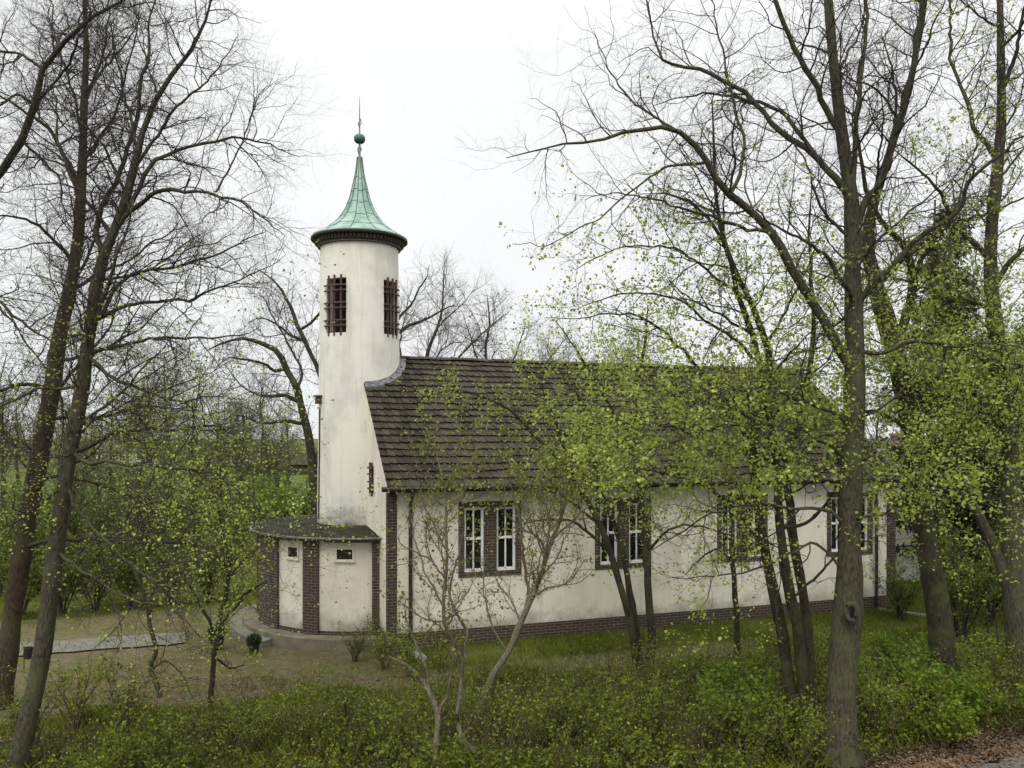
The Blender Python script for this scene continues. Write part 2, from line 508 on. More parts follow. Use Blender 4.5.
b.inputs['Specular IOR Level'].default_value = 0.1
bump(nt, b, n2, 0.6, 0.05)
ground = np_mesh('ground', [(V, Fq, 0)], [m])
props(ground, 'churchyard ground of grass and sandy earth', 'ground', kind='structure')

def strip_sheet(name, m_, edgeA, edgeB, z, label, n=40, jit=0.0):
    A = np.linspace(edgeA[0], edgeA[1], n); B = np.linspace(edgeB[0], edgeB[1], n)
    cols = 8
    rows = []
    for k in range(n):
        for j in range(cols):
            q = A[k] * (1 - j / (cols - 1)) + B[k] * j / (cols - 1)
            if j in (0, cols - 1): q = q + rng.normal(0, jit, 2)
            rows.append((q[0], q[1], z))
    v = np.array(rows)
    i = (np.arange(n - 1)[:, None] * cols + np.arange(cols - 1)[None, :]).ravel()
    o = np_mesh(name, [(v, np.stack([i, i + 1, i + cols + 1, i + cols], 1), 0)], [m_])
    return props(o, label, name, kind='structure')

P0 = np.array(ground_pt(186, 643)); P1 = np.array(ground_pt(186, 632))
dirw = np.array([cx_, sx_])
strip_sheet('path', M['paving'], (P0, P0 - dirw * 9), (P1, P1 - dirw * 9 + np.array([0, 0.1])), 0.012, 'pale paved strip leading to the porch steps', jit=0.05)
m, nt, b = mat('road_surface')
c = ramp(nt, noise(nt, 1.2, 6, 0.7), [(0.3, (0.070, 0.062, 0.050)), (0.7, (0.125, 0.112, 0.090))])
c = mix(nt, ramp(nt, noise(nt, 40, 3), [(0.4, (0.5, 0.5, 0.5)), (0.6, (0, 0, 0))]), c, (0.05, 0.045, 0.038))
nt.links.new(c, b.inputs['Base Color']); b.inputs['Roughness'].default_value = 0.9
bump(nt, b, noise(nt, 50, 3), 0.4, 0.01)
RE = np.array(ground_pt(940, 768)); RD = np.array([0.923, 0.384])
strip_sheet('road', m, (RE - RD * 30, RE + RD * 60), (RE - RD * 30 + np.array([0.384, -0.923]) * 5.2, RE + RD * 60 + np.array([0.384, -0.923]) * 5.2), 0.03, 'grey worn lane passing in front of the churchyard', n=140, jit=0.12)

# ------------------------------------------------------------------ church
LEN, WID = 16.0, 8.84
EAVE, RIDGE, HALF = 4.05, 7.85, WID / 2
OVH = 0.35
SL = (RIDGE - 4.20) / (HALF + OVH)         # roof slope
church = thing('church', 'cream rendered village church with round tower, green copper spire and brown tiled roof', 'church', (*CO, 0), YAW)

# walls of the nave with real window openings
wins = [(1.845, 3.57), (5.70, 7.42), (9.555, 11.275), (13.41, 15.13)]
WZ0, WZ1 = 1.82, 3.78
PL = 0.51
mb = MB(); TH = 0.36
xs = [0.0] + [q for a in wins for q in a] + [LEN]
for i in range(0, len(xs), 2):
    mb.box(xs[i], 0, PL, xs[i+1], TH, EAVE)
for a, b_ in wins:
    mb.box(a, 0, PL, b_, TH, WZ0); mb.box(a, 0, WZ1, b_, TH, EAVE)
mb.box(0, WID - TH, PL, LEN, WID, EAVE)
def roof_z(u): return RIDGE - SL * abs(u - HALF) - 0.10
for x0 in (0.0, LEN - TH):
    us = [TH, HALF, WID - TH]
    lo = PL
    prof = [(0 if x0 else 0, 0)]
    pr = [(TH, PL), (WID - TH, PL), (WID - TH, EAVE), (WID - 0.0, EAVE + 0.002), (WID, roof_z(WID)), (HALF, roof_z(HALF)), (0, roof_z(0)), (0, EAVE + 0.002), (TH, EAVE)]
    A = [(x0, u, z) for u, z in pr]; B = [(x0 + TH, u, z) for u, z in pr]
    mb.quad(A[::-1]); mb.quad(B)
    for k in range(len(pr)):
        k2 = (k + 1) % len(pr)
        mb.quad([A[k], A[k2], B[k2], B[k]])
mb.build('wall', M['stucco'], church)
mb = MB()
mb.box(-0.03, -0.03, -0.3, LEN + 0.03, TH - 0.05, PL - 0.003)
mb.box(-0.03, TH - 0.047, -0.3, TH - 0.05, WID + 0.03, PL - 0.003)
mb.box(LEN - TH + 0.05, TH - 0.047, -0.3, LEN + 0.03, WID + 0.03, PL - 0.003)
bevel(mb.build('plinth', M['brick'], church))
for a, b_ in ((-0.018, 0.25), (LEN - 0.32, LEN + 0.018)):
    mb = MB(); mb.box(a, -0.02, PL, b_, 0.05, EAVE - 0.004)
    props(bevel(mb.build('corner_pilaster', M['brick'], church), 0.006))
# black panels added behind the windows, standing for the shade inside the nave
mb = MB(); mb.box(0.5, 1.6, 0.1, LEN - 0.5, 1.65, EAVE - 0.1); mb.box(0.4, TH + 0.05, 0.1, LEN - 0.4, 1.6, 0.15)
mb.build('interior_dark', M['black'], church)

for a, b_ in wins:
    mb = MB()
    y0, y1 = -0.018, TH - 0.02
    e = 0.155
    md_ = (a + b_) / 2; mw = 0.17
    mb.box(a + .002, y0, WZ0 + .002, a + e, y1, WZ1 - .002)
    mb.box(b_ - e, y0, WZ0 + .002, b_ - .002, y1, WZ1 - .002)
    mb.box(md_ - mw, y0 + .001, WZ0 + 0.13, md_ + mw, y1, WZ1 - 0.16)
    mb.box(a + e, y0 + .002, WZ1 - 0.16, b_ - e, y1, WZ1 - .002)
    mb.box(a + e, y0 + .002, WZ0 + .002, b_ - e, y1, WZ0 + 0.13)
    s = mb.build('window', M['brick'], church)
    for x0, x1 in ((a + e, md_ - mw), (md_ + mw, b_ - e)):
        z0, z1 = WZ0 + 0.13, WZ1 - 0.16
        mb = MB(); fw = 0.062; yo = 0.045
        mb.box(x0 + .001, yo, z0 + .001, x0 + fw, yo + 0.07, z1 - .001); mb.box(x1 - fw, yo, z0 + .001, x1 - .001, yo + 0.07, z1 - .001)
        mb.box(x0 + fw, yo + .002, z0 + .001, x1 - fw, yo + 0.07, z0 + fw + .02); mb.box(x0 + fw, yo + .002, z1 - fw, x1 - fw, yo + 0.07, z1 - .001)
        zm = z0 + (z1 - z0) * 0.52; xm = (x0 + x1) / 2
        mb.box(x0 + fw, yo + .004, zm - 0.033, x1 - fw, yo + 0.065, zm + 0.033)
        mb.box(xm - 0.017, yo + .012, z0 + fw + .02, xm + 0.017, yo + 0.055, zm - 0.033)
        mb.box(xm - 0.017, yo + .012, zm + 0.033, xm + 0.017, yo + 0.055, z1 - fw)
        bevel(mb.build('frame', M['white'], s), 0.005)
        mb = MB()
        for q0, q1 in ((z0 + .03, zm - .005), (zm + .005, z1 - .03)):
            mb.quad([(x0 + .02, yo + .045, q0), (xm - .002, yo + .045 + random.uniform(-.012, .012), q0), (xm - .002, yo + .045, q1), (x0 + .02, yo + .045, q1)])
            mb.quad([(xm + .002, yo + .045 + random.uniform(-.012, .012), q0), (x1 - .02, yo + .045, q0), (x1 - .02, yo + .045, q1), (xm + .002, yo + .045, q1)])
        mb.build('pane', M['glass'], s)

# cornice, gutter, downpipes
mb = MB()
mb.box(0.0, -0.10, EAVE, LEN, 0.0 + 0.02, EAVE + 0.10)
for k in range(54):
    x = 0.15 + k * 0.296
    mb.box(x, -0.26, EAVE + 0.02, x + 0.08, -0.10, EAVE + 0.11)
mb.build('eaves_cornice', M['darkwood'], church)
gz = 4.20 - 0.02
mb = MB(); mb.tube([(-0.2, -OVH - 0.05, gz - 0.02), (LEN + 0.2, -OVH - 0.05, gz + 0.0)], 0.065, 10)
mb.build('gutter', M['gutter'], church, smooth=True)
for t in (0.58, 15.22):
    mb = MB(); mb.tube([(t, -OVH - 0.05, gz), (t, -OVH - 0.03, gz - 0.12), (t, -0.14, gz - 0.32), (t, -0.08, gz - 0.45), (t, -0.08, 0.35), (t, -0.12, 0.18), (t, -0.2, 0.1)], 0.048, 10)
    for z in (0.9, 2.2, 3.4):
        mb.tube([(t - .001, -0.08, z), (t, -0.08, z + 0.05)], 0.06, 10)
    mb.build('downpipe', M['gutter'], church, smooth=True)

# tiled roof: every tile is real geometry inside the one roof mesh
roof = MB()
ROWS, TW = 20, 0.2
slope_len = math.hypot(HALF + OVH, RIDGE - 4.20)
ca, sa = (HALF + OVH) / slope_len, (RIDGE - 4.20) / slope_len
step = slope_len / ROWS
ncol = int((LEN + 0.13) / TW)
for side in (0, 1):
    def P(x, s, h):        # x along ridge, s up the slope from the eave, h normal to slope
        u = -OVH + s * ca - h * sa
        z = 4.20 + s * sa + h * ca - 0.02 * math.sin(math.pi * min(max(x / LEN, 0), 1)) * s / slope_len + 0.006 * math.sin(x * 1.7 + s)
        return (x, u if side == 0 else WID - u, z)
    for r in range(ROWS):
        for k in range(ncol):
            x0 = -0.065 + k * TW
            dz = random.gauss(0, 0.003); dsl = random.gauss(0, 0.011) - (0.05 if random.random() < .006 else 0); tw_ = random.gauss(0, 0.003)
            xs_ = (0.0, 0.018, 0.048, 0.066, TW - 0.004)
            hs_ = (0.028, 0.034, 0.034, 0.018, 0.014)
            s0, s1 = r * step + dsl - 0.03, (r + 1) * step + 0.01
            lo = [P(x0 + a, s0, h + 0.046 + dz + tw_) for a, h in zip(xs_, hs_)]
            up = [P(x0 + a, s1, h + dz * 0.3 - 0.008) for a, h in zip(xs_, hs_)]
            un = [P(x0 + a, s0 + 0.002, -0.01) for a in xs_]
            fl = (lambda q: q) if side == 0 else (lambda q: q[::-1])
            for j in range(4):
                roof.quad(fl([lo[j], lo[j+1], up[j+1], up[j]]))
                roof.quad(fl([un[j], un[j+1], lo[j+1], lo[j]]))
roof_o = roof.build('roof', M['tiles'], church, merge=False)
bmm = bmesh.new(); bmm.from_mesh(roof_o.data)
# join the faces of each tile into one island
bmesh.ops.remove_doubles(bmm, verts=bmm.verts, dist=0.00005); bmm.to_mesh(roof_o.data); bmm.free()
mb = MB()      # boarding under the tiles
for side in (0, 1):
    y = lambda u: u if side == 0 else WID - u
    a, b_ = (-OVH, 4.20 - 0.03), (HALF, RIDGE - 0.03)
    mb.quad([(-0.035, y(a[0]), a[1]), (LEN + 0.035, y(a[0]), a[1]), (LEN + 0.035, y(b_[0]), b_[1]), (-0.035, y(b_[0]), b_[1])])
    mb.quad([(-0.035, y(a[0]), a[1] - .06), (LEN + 0.035, y(a[0]), a[1] - .06), (LEN + 0.035, y(b_[0]), b_[1] - .06), (-0.035, y(b_[0]), b_[1] - .06)][::-1])
    for x in (-0.035, LEN + 0.035):
        mb.quad([(x, y(a[0]), a[1]), (x, y(b_[0]), b_[1]), (x, y(b_[0]), b_[1] - .06), (x, y(a[0]), a[1] - .06)])
    mb.quad([(-0.035, y(a[0]), a[1]), (LEN + 0.035, y(a[0]), a[1]), (LEN + 0.035, y(a[0]), a[1] - .06), (-0.035, y(a[0]), a[1] - .06)])
mb.build('eaves_boarding', M['darkwood'], roof_o)
mb = MB()
k = 0; x = 1.1
while x < LEN + 0.1:
    n = 8; dz = random.gauss(0, 0.006); rr0, rr1 = 0.125, 0.105
    for j in range(n):
        t0, t1 = math.pi * j / n, math.pi * (j + 1) / n
        q = lambda r, t, xx: (xx, HALF + r * math.cos(t) * 1.15, RIDGE + 0.005 + dz - 0.02 * math.sin(math.pi * xx / LEN) + r * math.sin(t) * 0.75)
        mb.quad([q(rr0, t0, x), q(rr0, t1, x), q(rr1, t1, x + 0.37), q(rr1, t0, x + 0.37)])
        mb.quad([(x, HALF, RIDGE), q(rr0, t1, x), q(rr0, t0, x)])
    x += 0.345
mb.build('ridge_tiles', M['ridge'], roof_o)

# tower
TCX, TCY = 0.0, HALF
def tr(z): return 1.245 - 0.0115 * (z - 3)
view_dir = 0.0
tower = MB()
# wall as lathe with louvre openings: azimuth measured in church frame; openings at the four diagonals
OPZ0, OPZ1, OPH = 8.45, 10.03, R(17.5)
azs = [R(-90 + 45.5), R(-90 - 46), R(90 - 45), R(90 + 45)]
NA = 144
zs = [-0.2, 2.0, 3.0, 5.0, 7.0, OPZ0, OPZ1, 11.08]
def in_open(t0, t1):
    tm = (t0 + t1) / 2
    return any(abs((tm - a + math.pi) % (2 * math.pi) - math.pi) < OPH for a in azs)
for k in range(NA):
    t0, t1 = 2 * math.pi * k / NA, 2 * math.pi * (k + 1) / NA
    for z0, z1 in zip(zs, zs[1:]):
        if z0 == OPZ0 and in_open(t0, t1): continue
        q = lambda t, z: (TCX + tr(z) * math.cos(t), TCY + tr(z) * math.sin(t), z)
        tower.quad([q(t0, z0), q(t1, z0), q(t1, z1), q(t0, z1)])
tower_o = tower.build('tower', M['stucco_tower'], church, smooth=True)
# reveals of the openings
for a in azs:
    tower = MB()
    ks = [k for k in range(NA) if abs(((2*math.pi*(k+.5)/NA) - a + math.pi) % (2*math.pi) - math.pi) < OPH]
    angs = sorted([((2*math.pi*k/NA) - a + math.pi) % (2*math.pi) - math.pi for k in ks])
    e0, e1 = a + angs[0], a + angs[-1] + 2*math.pi/NA
    ro, ri = tr(9.24), tr(9.24) - 0.24
    q = lambda r, t, z: (TCX + r * math.cos(t), TCY + r * math.sin(t), z)
    for t in (e0, e1):
        tower.quad([q(tr(OPZ0), t, OPZ0), q(ri, t, OPZ0), q(ri, t, OPZ1), q(tr(OPZ1), t, OPZ1)])
    n = 8
    for j in range(n):
        t0, t1 = e0 + (e1-e0)*j/n, e0 + (e1-e0)*(j+1)/n
        tower.quad([q(tr(OPZ0), t0, OPZ0), q(tr(OPZ0), t1, OPZ0), q(ri, t1, OPZ0), q(ri, t0, OPZ0)])
        tower.quad([q(tr(OPZ1), t0, OPZ1), q(ri, t0, OPZ1), q(ri, t1, OPZ1), q(tr(OPZ1), t1, OPZ1)])
    tower.build('opening_reveal', M['stucco_tower'], tower_o)
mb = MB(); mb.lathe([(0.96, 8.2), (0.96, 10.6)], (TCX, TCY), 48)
mb.build('belfry_dark', M['black'], tower_o)  # black cylinder, its colour stands for the shade inside the belfry
# wooden lattice in each belfry opening
for a in azs:
    mb = MB()
    ro = tr(9.24)
    for j in (-1, 0, 1):
        t = a + j * OPH * 0.62
        rad = Vector((math.cos(t), math.sin(t), 0)); tan = Vector((-math.sin(t), math.cos(t), 0))
        mb.obox(Vector((TCX, TCY, (OPZ0+OPZ1)/2)) + rad * (ro + 0.0), tan * 0.027, rad * 0.025, Vector((0, 0, (OPZ1-OPZ0)/2 + 0.085)))
    for zc in (0.18, 0.5, 0.82):
        z = OPZ0 + (OPZ1 - OPZ0) * zc
        for dz in (-0.075, 0.075):
            n = 8
            for j in range(n):
                t0, t1 = a - OPH * 1.09 + 2.18 * OPH * j / n, a - OPH * 1.09 + 2.18 * OPH * (j + 1) / n
                q = lambda r, t, zz: (TCX + r * math.cos(t), TCY + r * math.sin(t), zz)
                r0, r1 = ro + 0.026, ro + 0.058
                A = [q(r0, t0, z+dz-.021), q(r1, t0, z+dz-.021), q(r1, t0, z+dz+.021), q(r0, t0, z+dz+.021)]
                B = [q(r0, t1, z+dz-.021), q(r1, t1, z+dz-.021), q(r1, t1, z+dz+.021), q(r0, t1, z+dz+.021)]
                for i in range(4):
                    mb.quad([A[i], A[(i+1) % 4], B[(i+1) % 4], B[i]])
                if j == 0: mb.quad(A)
                if j == n - 1: mb.quad(B)
    mb.build('belfry_lattice', M['lattice'], tower_o)
# corbelled brick band under the spire
mb = MB()
mb.lathe([(tr(11.08), 11.07), (1.235, 11.08), (1.235, 11.155), (1.265, 11.16), (1.265, 11.30), (1.22, 11.305)], (TCX, TCY), 96)
for k in range(72):
    t = 2 * math.pi * k / 72
    rad = Vector((math.cos(t), math.sin(t), 0)); tan = Vector((-math.sin(t), math.cos(t), 0))
    mb.obox(Vector((TCX, TCY, 11.225)) + rad * 1.285, tan * 0.032, rad * 0.028, Vector((0, 0, 0.055)))
mb.build('brick_corbel', M['brick'], tower_o)
# spire
prof = [(1.20, 11.32), (1.40, 11.33), (1.425, 11.36), (1.425, 11.43), (1.40, 11.455), (1.22, 11.56), (1.03, 11.66), (0.86, 11.79), (0.714, 11.92), (0.585, 12.08), (0.48, 12.25), (0.385, 12.45), (0.31, 12.65), (0.262, 12.84), (0.22, 13.03), (0.172, 13.22), (0.13, 13.42), (0.095, 13.68), (0.075, 13.90), (0.0, 13.93)]
mb = MB(); mb.lathe(prof[2:], (TCX, TCY), 12 * 6)
spire = mb.build('spire', M['copper'], church, smooth=True)
spire.location.z = -0.05
mb = MB(); mb.lathe([(1.15, 11.305), (1.40, 11.33), (1.432, 11.352), (1.432, 11.405), (1.41, 11.41)], (TCX, TCY), 72)
mb.build('spire_soffit', M['gutter'], spire)
mb = MB()
pp = prof[4:-1]
for k in range(12):
    t = 2 * math.pi * (k + 0.35) / 12
    mb.tube([(TCX + (r + 0.004) * math.cos(t), TCY + (r + 0.004) * math.sin(t), z) for r, z in pp], 0.011, 5)
def prof_r(z):
    for (r0, z0), (r1, z1) in zip(pp, pp[1:]):
        if z0 <= z <= z1: return r0 + (r1 - r0) * (z - z0) / (z1 - z0)
    return 0.1
for z in (11.72, 12.08, 12.48, 12.86, 13.24):
    for k in range(12):
        dz = 0.03 if k % 2 else -0.03
        a0, a1 = 2*math.pi*(k+.35)/12, 2*math.pi*(k+1.35)/12
        mb.tube([(TCX + (prof_r(z+dz)+.004) * math.cos(a0+(a1-a0)*j/4), TCY + (prof_r(z+dz)+.004) * math.sin(a0+(a1-a0)*j/4), z+dz) for j in range(5)], 0.008, 4)
mb.build('standing_seam', M['seam'], spire)
mb = MB(); mb.tube([(TCX, TCY, 13.88), (TCX, TCY, 14.35)], 0.032, 10)
for s_ in (-1, 1): mb.tube([(TCX + 0.02 * s_, TCY, 14.02 + .05 * s_), (TCX + 0.06 * s_, TCY, 14.12), (TCX + 0.03 * s_, TCY, 14.2)], 0.018, 6)
mb.tube([(TCX, TCY, 14.55), (TCX, TCY, 15.2), (TCX, TCY, 15.72)], [0.026, 0.016, 0.006], 8)
for s_ in (-1, 1): mb.tube([(TCX + 0.01 * s_, TCY, 14.82 + .04 * s_), (TCX + 0.05 * s_, TCY - .01, 14.92), (TCX + 0.03 * s_, TCY, 15.0 + .05 * s_)], 0.014, 6)
mb.build('finial', M['rod'], spire, smooth=True)
mb = MB(); mb.lathe([(0.0, 14.31)] + [(0.172 * math.cos(t) ** 0.6, 14.45 + 0.135 * math.sin(t)) for t in [R(-80 + 16 * j) for j in range(11)]] + [(0.0, 14.59)], (TCX, TCY), 20)
mb.build('finial_ball', simple('dark_copper', (0.055, 0.13, 0.10), 0.55, 0.3, 6, 0.3), spire, smooth=True)

# lead flashing where the roof meets the tower
mb = MB()
n = 40
for side in (0, 1):
    for k in range(n):
        def pt(t, r, h):
            x, u = TCX + r * math.cos(t), TCY + r * math.sin(t) * (-1 if side == 0 else 1)
            return (x, u, RIDGE - SL * abs(u - HALF) + h)
        t0, t1 = R(1 + 91 * k / n), R(1 + 91 * (k + 1) / n)
        wv = lambda t: 0.19 - 0.05 * math.sin(t)
        a, b_ = pt(t0, tr(7) - .02, 0.14), pt(t1, tr(7) - .02, 0.14)
        c_, d_ = pt(t0, tr(7) + 0.03, 0.085), pt(t1, tr(7) + 0.03, 0.085)
        e_, f_ = pt(t0, tr(7) + wv(t0), 0.075), pt(t1, tr(7) + wv(t1), 0.075)
        g_, h_ = pt(t0, tr(7) + wv(t0) + .01, 0.0), pt(t1, tr(7) + wv(t1) + .01, 0.0)
        mb.quad([a, b_, d_, c_]); mb.quad([c_, d_, f_, e_]); mb.quad([e_, f_, h_, g_])
mb.build('flashing', M['lead'], roof_o, smooth=True)

# gable lattice windows on both sides of the tower
for u in (2.25, WID - 2.25):
    mb = MB(); mb.box(-0.012, u - 0.30, 3.92, 0.05, u + 0.30, 4.66)
    s = mb.build('gable_window', M['black'], church)
    mb = MB()
    for j in (-1, 0, 1): mb.box(-0.042, u + j * 0.2 - .026, 3.83, -0.014, u + j * 0.2 + .026, 4.75)
    for z in (4.02, 4.20, 4.42, 4.60): mb.box(-0.068, u - 0.36, z - .022, -0.044, u + 0.36, z + .022)
    mb.build('lattice', M['lattice'], s)
# lightning conductor and bracket on the tower
mb = MB()
ta = R(-90 - 78)
mb.tube([(TCX + (tr(z) + .02) * math.cos(ta), TCY + (tr(z) + .02) * math.sin(ta), z) for z in (3.05, 4.5, 6.3)], 0.022, 6)
mb.build('conductor_strip', M['darkwood'], tower_o)
mb = MB()
rad = Vector((math.cos(ta), math.sin(ta), 0)); tan = Vector((-math.sin(ta), math.cos(ta), 0))
mb.obox(Vector((TCX, TCY, 6.52)) + rad * (tr(6.5) + .04), tan * 0.11, rad * 0.09, Vector((0, 0, 0.10)))
mb.obox(Vector((TCX, TCY, 6.65)) + rad * (tr(6.5) + .06), tan * 0.14, rad * 0.12, Vector((0, 0, 0.02)))
mb.build('wall_lamp', M['lattice'], tower_o)

# half-round porch; phi = 0 faces out along the church axis, +90 deg is the end nearest the camera
PQ = 0.88                      # the porch is a little shallower than a half circle
def pp_(phi, r, z): return (TCX - PQ * r * math.cos(phi), TCY - r * math.sin(phi), z)
def arc_block(mb, p0, p1, r0, r1, z0, z1, n=12):
    for k in range(n):
        a, b_ = p0 + (p1-p0)*k/n, p0 + (p1-p0)*(k+1)/n
        uvq = lambda z0, z1, r: [(a*r, z0), (b_*r, z0), (b_*r, z1), (a*r, z1)]
        mb.quad([pp_(a, r1, z0), pp_(b_, r1, z0), pp_(b_, r1, z1), pp_(a, r1, z1)], uvq(z0, z1, r1))
        mb.quad([pp_(a, r0, z0), pp_(a, r0, z1), pp_(b_, r0, z1), pp_(b_, r0, z0)], [(a*r0, z0), (a*r0, z1), (b_*r0, z1), (b_*r0, z0)])
        mb.quad([pp_(a, r0, z1), pp_(a, r1, z1), pp_(b_, r1, z1), pp_(b_, r0, z1)])
        mb.quad([pp_(a, r0, z0), pp_(b_, r0, z0), pp_(b_, r1, z0), pp_(a, r1, z0)])
    for t in (p0, p1):
        mb.quad([pp_(t, r0, z0), pp_(t, r1, z0), pp_(t, r1, z1), pp_(t, r0, z1)], [(r0, z0), (r1, z0), (r1, z1), (r0, z1)])
FL = 0.27
PT = 2.70
for sgn in (1, -1):
    for p0, p1 in ((9, 32.6), (50.3, 59), (86.4, 90)):
        mb = MB(); arc_block(mb, sgn * R(p0), sgn * R(p1), 3.02, 3.37, FL, PT, 8)
        bevel(mb.build('porch_pillar', M['brick'], church), 0.006)
    for p0, p1, pc in ((32.6, 50.3, 43.3), (59, 86.4, 72.5)):
        mb = MB(); arc_block(mb, sgn * R(p0 + .05), sgn * R(p1 - .05), 3.08, 3.29, FL + 0.10, PT - 0.01, 16)
        wl = mb.build('porch_wall', M['stucco'], church)
        mb = MB(); arc_block(mb, sgn * R(p0 + .05), sgn * R(p1 - .05), 3.10, 3.31, FL, FL + 0.098, 16)
        mb.build('wall_foot', M['brick'], wl)
        ph = sgn * R(pc); cc = Vector(pp_(ph, 3.285, 2.385))
        rad = Vector((-math.cos(ph) / PQ, -math.sin(ph), 0)).normalized(); tan = Vector((-rad.y, rad.x, 0))
        W2, H2 = (0.225, 0.15) if pc > 60 else (0.19, 0.15)
        mb = MB()
        for s_ in (-1, 1):
            mb.obox(cc + tan * (W2 * s_), tan * 0.019, rad * 0.033, Vector((0, 0, H2 + .019)))
            mb.obox(cc + Vector((0, 0, H2 * s_)), tan * (W2 - .019), rad * 0.031, Vector((0, 0, .019)))
        mb.obox(cc + Vector((0, 0, -H2 - .035)) + rad * 0.02, tan * (W2 + .05), rad * 0.05, Vector((0, 0, .012)))
        mb.build('porch_window_frame', M['stucco'], wl)
        mb = MB(); mb.obox(cc, tan * (W2 - .018), rad * 0.012, Vector((0, 0, H2 - .018)))
        mb.build('porch_window_pane', M['glass'], wl)
mb = MB()
n = 48
rf = [(1.20, 2.93), (2.4, 2.89), (3.56, 2.83), (3.56, 2.74), (3.40, 2.705), (1.20, 2.705)]
for k in range(n):
    a, b_ = R(-90 + 180 * k / n), R(-90 + 180 * (k + 1) / n)
    for (r0, z0), (r1, z1) in zip(rf, rf[1:]):
        mb.quad([pp_(a, r0, z0), pp_(b_, r0, z0), pp_(b_, r1, z1), pp_(a, r1, z1)])
for t in (R(-90), R(90)):
    mb.quad([pp_(t, r, z) for r, z in rf])
prf = mb.build('porch_roof', M['felt'], church)
mb = MB()
for k in range(n):
    a, b_ = R(-90 + 180 * k / n), R(-90 + 180 * (k + 1) / n)
    for (r0, z0), (r1, z1) in zip([(3.562, 2.79), (3.585, 2.80), (3.585, 2.835), (3.55, 2.842)], [(3.585, 2.80), (3.585, 2.835), (3.55, 2.842), (3.52, 2.838)]):
        mb.quad([pp_(a, r0, z0), pp_(b_, r0, z0), pp_(b_, r1, z1), pp_(a, r1, z1)])
mb.build('drip_edge', simple('weathered_edge', (0.16, 0.16, 0.145), 0.7, 0.5, 9), prf)
mb = MB(); arc_block(mb, R(-90), R(90), 0.9, 3.82, -0.3, FL - 0.003, 48)
mb.build('porch_floor', M['slab'], church)
mb = MB(); arc_block(mb, R(-38), R(38), 3.822, 4.2, -0.3, 0.145, 20)
bevel(mb.build('porch_step', M['concrete'], church), 0.01)
mb = MB(); arc_block(mb, R(-16), R(16), 1.40, 1.52, FL, 2.45, 6)
dr = mb.build('door', M['darkwood'], church)
mb = MB(); mb.tube([pp_(R(9), 1.52, 1.3), pp_(R(9), 1.58, 1.3), pp_(R(5), 1.58, 1.3)], 0.014, 6)
mb.build('handle', M['zinc'], dr)
# splash channels below the two downpipes
for t, L_, nm, lab in ((0.58, 0.75, 'splash_channel', 'short zinc drain channel in the shrubs under the near downpipe'), (15.22, 1.9, 'splash_channel', 'long pale zinc drain channel on the lawn under the far downpipe')):
    mb = MB()
    prf_ = [(-0.11, 0.07), (-0.10, 0.0), (0.10, 0.0), (0.11, 0.07), (0.095, 0.07), (0.088, 0.014), (-0.088, 0.014), (-0.095, 0.07)]
    for k in range(8):
        (a0, z0), (a1, z1) = prf_[k], prf_[(k + 1) % 8]
        mb.quad([(a0, 0, z0 + .10), (a1, 0, z1 + .10), (a1, -L_, z1 + .02), (a0, -L_, z0 + .02)])
    mb.quad([(a, 0, z + .10) for a, z in prf_][::-1]); mb.quad([(a, -L_, z + .02) for a, z in prf_])
    o = mb.build(nm, M['zinc'])
    x, y = church_xy(t, -0.12)
    o.location = (x, y, 0.0); o.rotation_euler = (0, 0, YAW + (R(40) if L_ > 1 else R(10)))
    props(o, lab, 'drain channel', 'drain channels under the downpipes')
print('church done')

# ------------------------------------------------------------------ vegetation engine (vectorised)
def unit(v): return v / np.maximum(np.linalg.norm(v, axis=-1, keepdims=True), 1e-9)

def tubes(pts, rad, S):
    """pts N,P,3 rad N,P -> verts, quads"""
    N, Pn, _ = pts.shape
    tg = np.empty_like(pts)
    tg[:, 1:-1] = pts[:, 2:] - pts[:, :-2]; tg[:, 0] = pts[:, 1] - pts[:, 0]; tg[:, -1] = pts[:, -1] - pts[:, -2]
    tg = unit(tg)
    ref = np.where(np.abs(tg[:, :1, 2:3]) > 0.85, np.array([1.0, 0, 0]), np.array([0, 0, 1.0]))
    ref = np.repeat(ref, Pn, 1)
    a = unit(np.cross(tg, ref)); b_ = np.cross(tg, a)
    th = np.arange(S) * 2 * np.pi / S
    v = pts[:, :, None, :] + rad[:, :, None, None] * (a[:, :, None, :] * np.cos(th)[None, None, :, None] + b_[:, :, None, :] * np.sin(th)[None, None, :, None])
    n = np.arange(N)[:, None, None] * (Pn * S); p = np.arange(Pn - 1)[None, :, None] * S; k = np.arange(S)[None, None, :]; k2 = (k + 1) % S
    q = np.stack([n + p + k, n + p + k2, n + p + S + k2, n + p + S + k], -1).reshape(-1, 4)
    return v.reshape(-1, 3), q

def resample(pts, rad, P=24):
    """Catmull-Rom through pts, resampled evenly"""
    pts = np.asarray(pts, float); rad = np.asarray(rad, float)
    ext = np.vstack([2 * pts[0] - pts[1], pts, 2 * pts[-1] - pts[-2]])
    out, ro = [], []
    for i in range(len(pts) - 1):
        p0, p1, p2, p3 = ext[i:i+4]
        t = np.linspace(0, 1, 12, endpoint=False)[:, None]
        out.append(0.5 * ((2*p1) + (-p0+p2)*t + (2*p0-5*p1+4*p2-p3)*t**2 + (-p0+3*p1-3*p2+p3)*t**3))
        ro.append(rad[i] + (rad[i+1] - rad[i]) * t[:, 0])
    out = np.vstack(out + [pts[-1:]]); ro = np.concatenate(ro + [rad[-1:]])
    s = np.concatenate([[0], np.cumsum(np.linalg.norm(np.diff(out, axis=0), axis=1))])
    q = np.linspace(0, s[-1], P)
    return np.stack([np.interp(q, s, out[:, k]) for k in range(3)], 1), np.interp(q, s, ro)

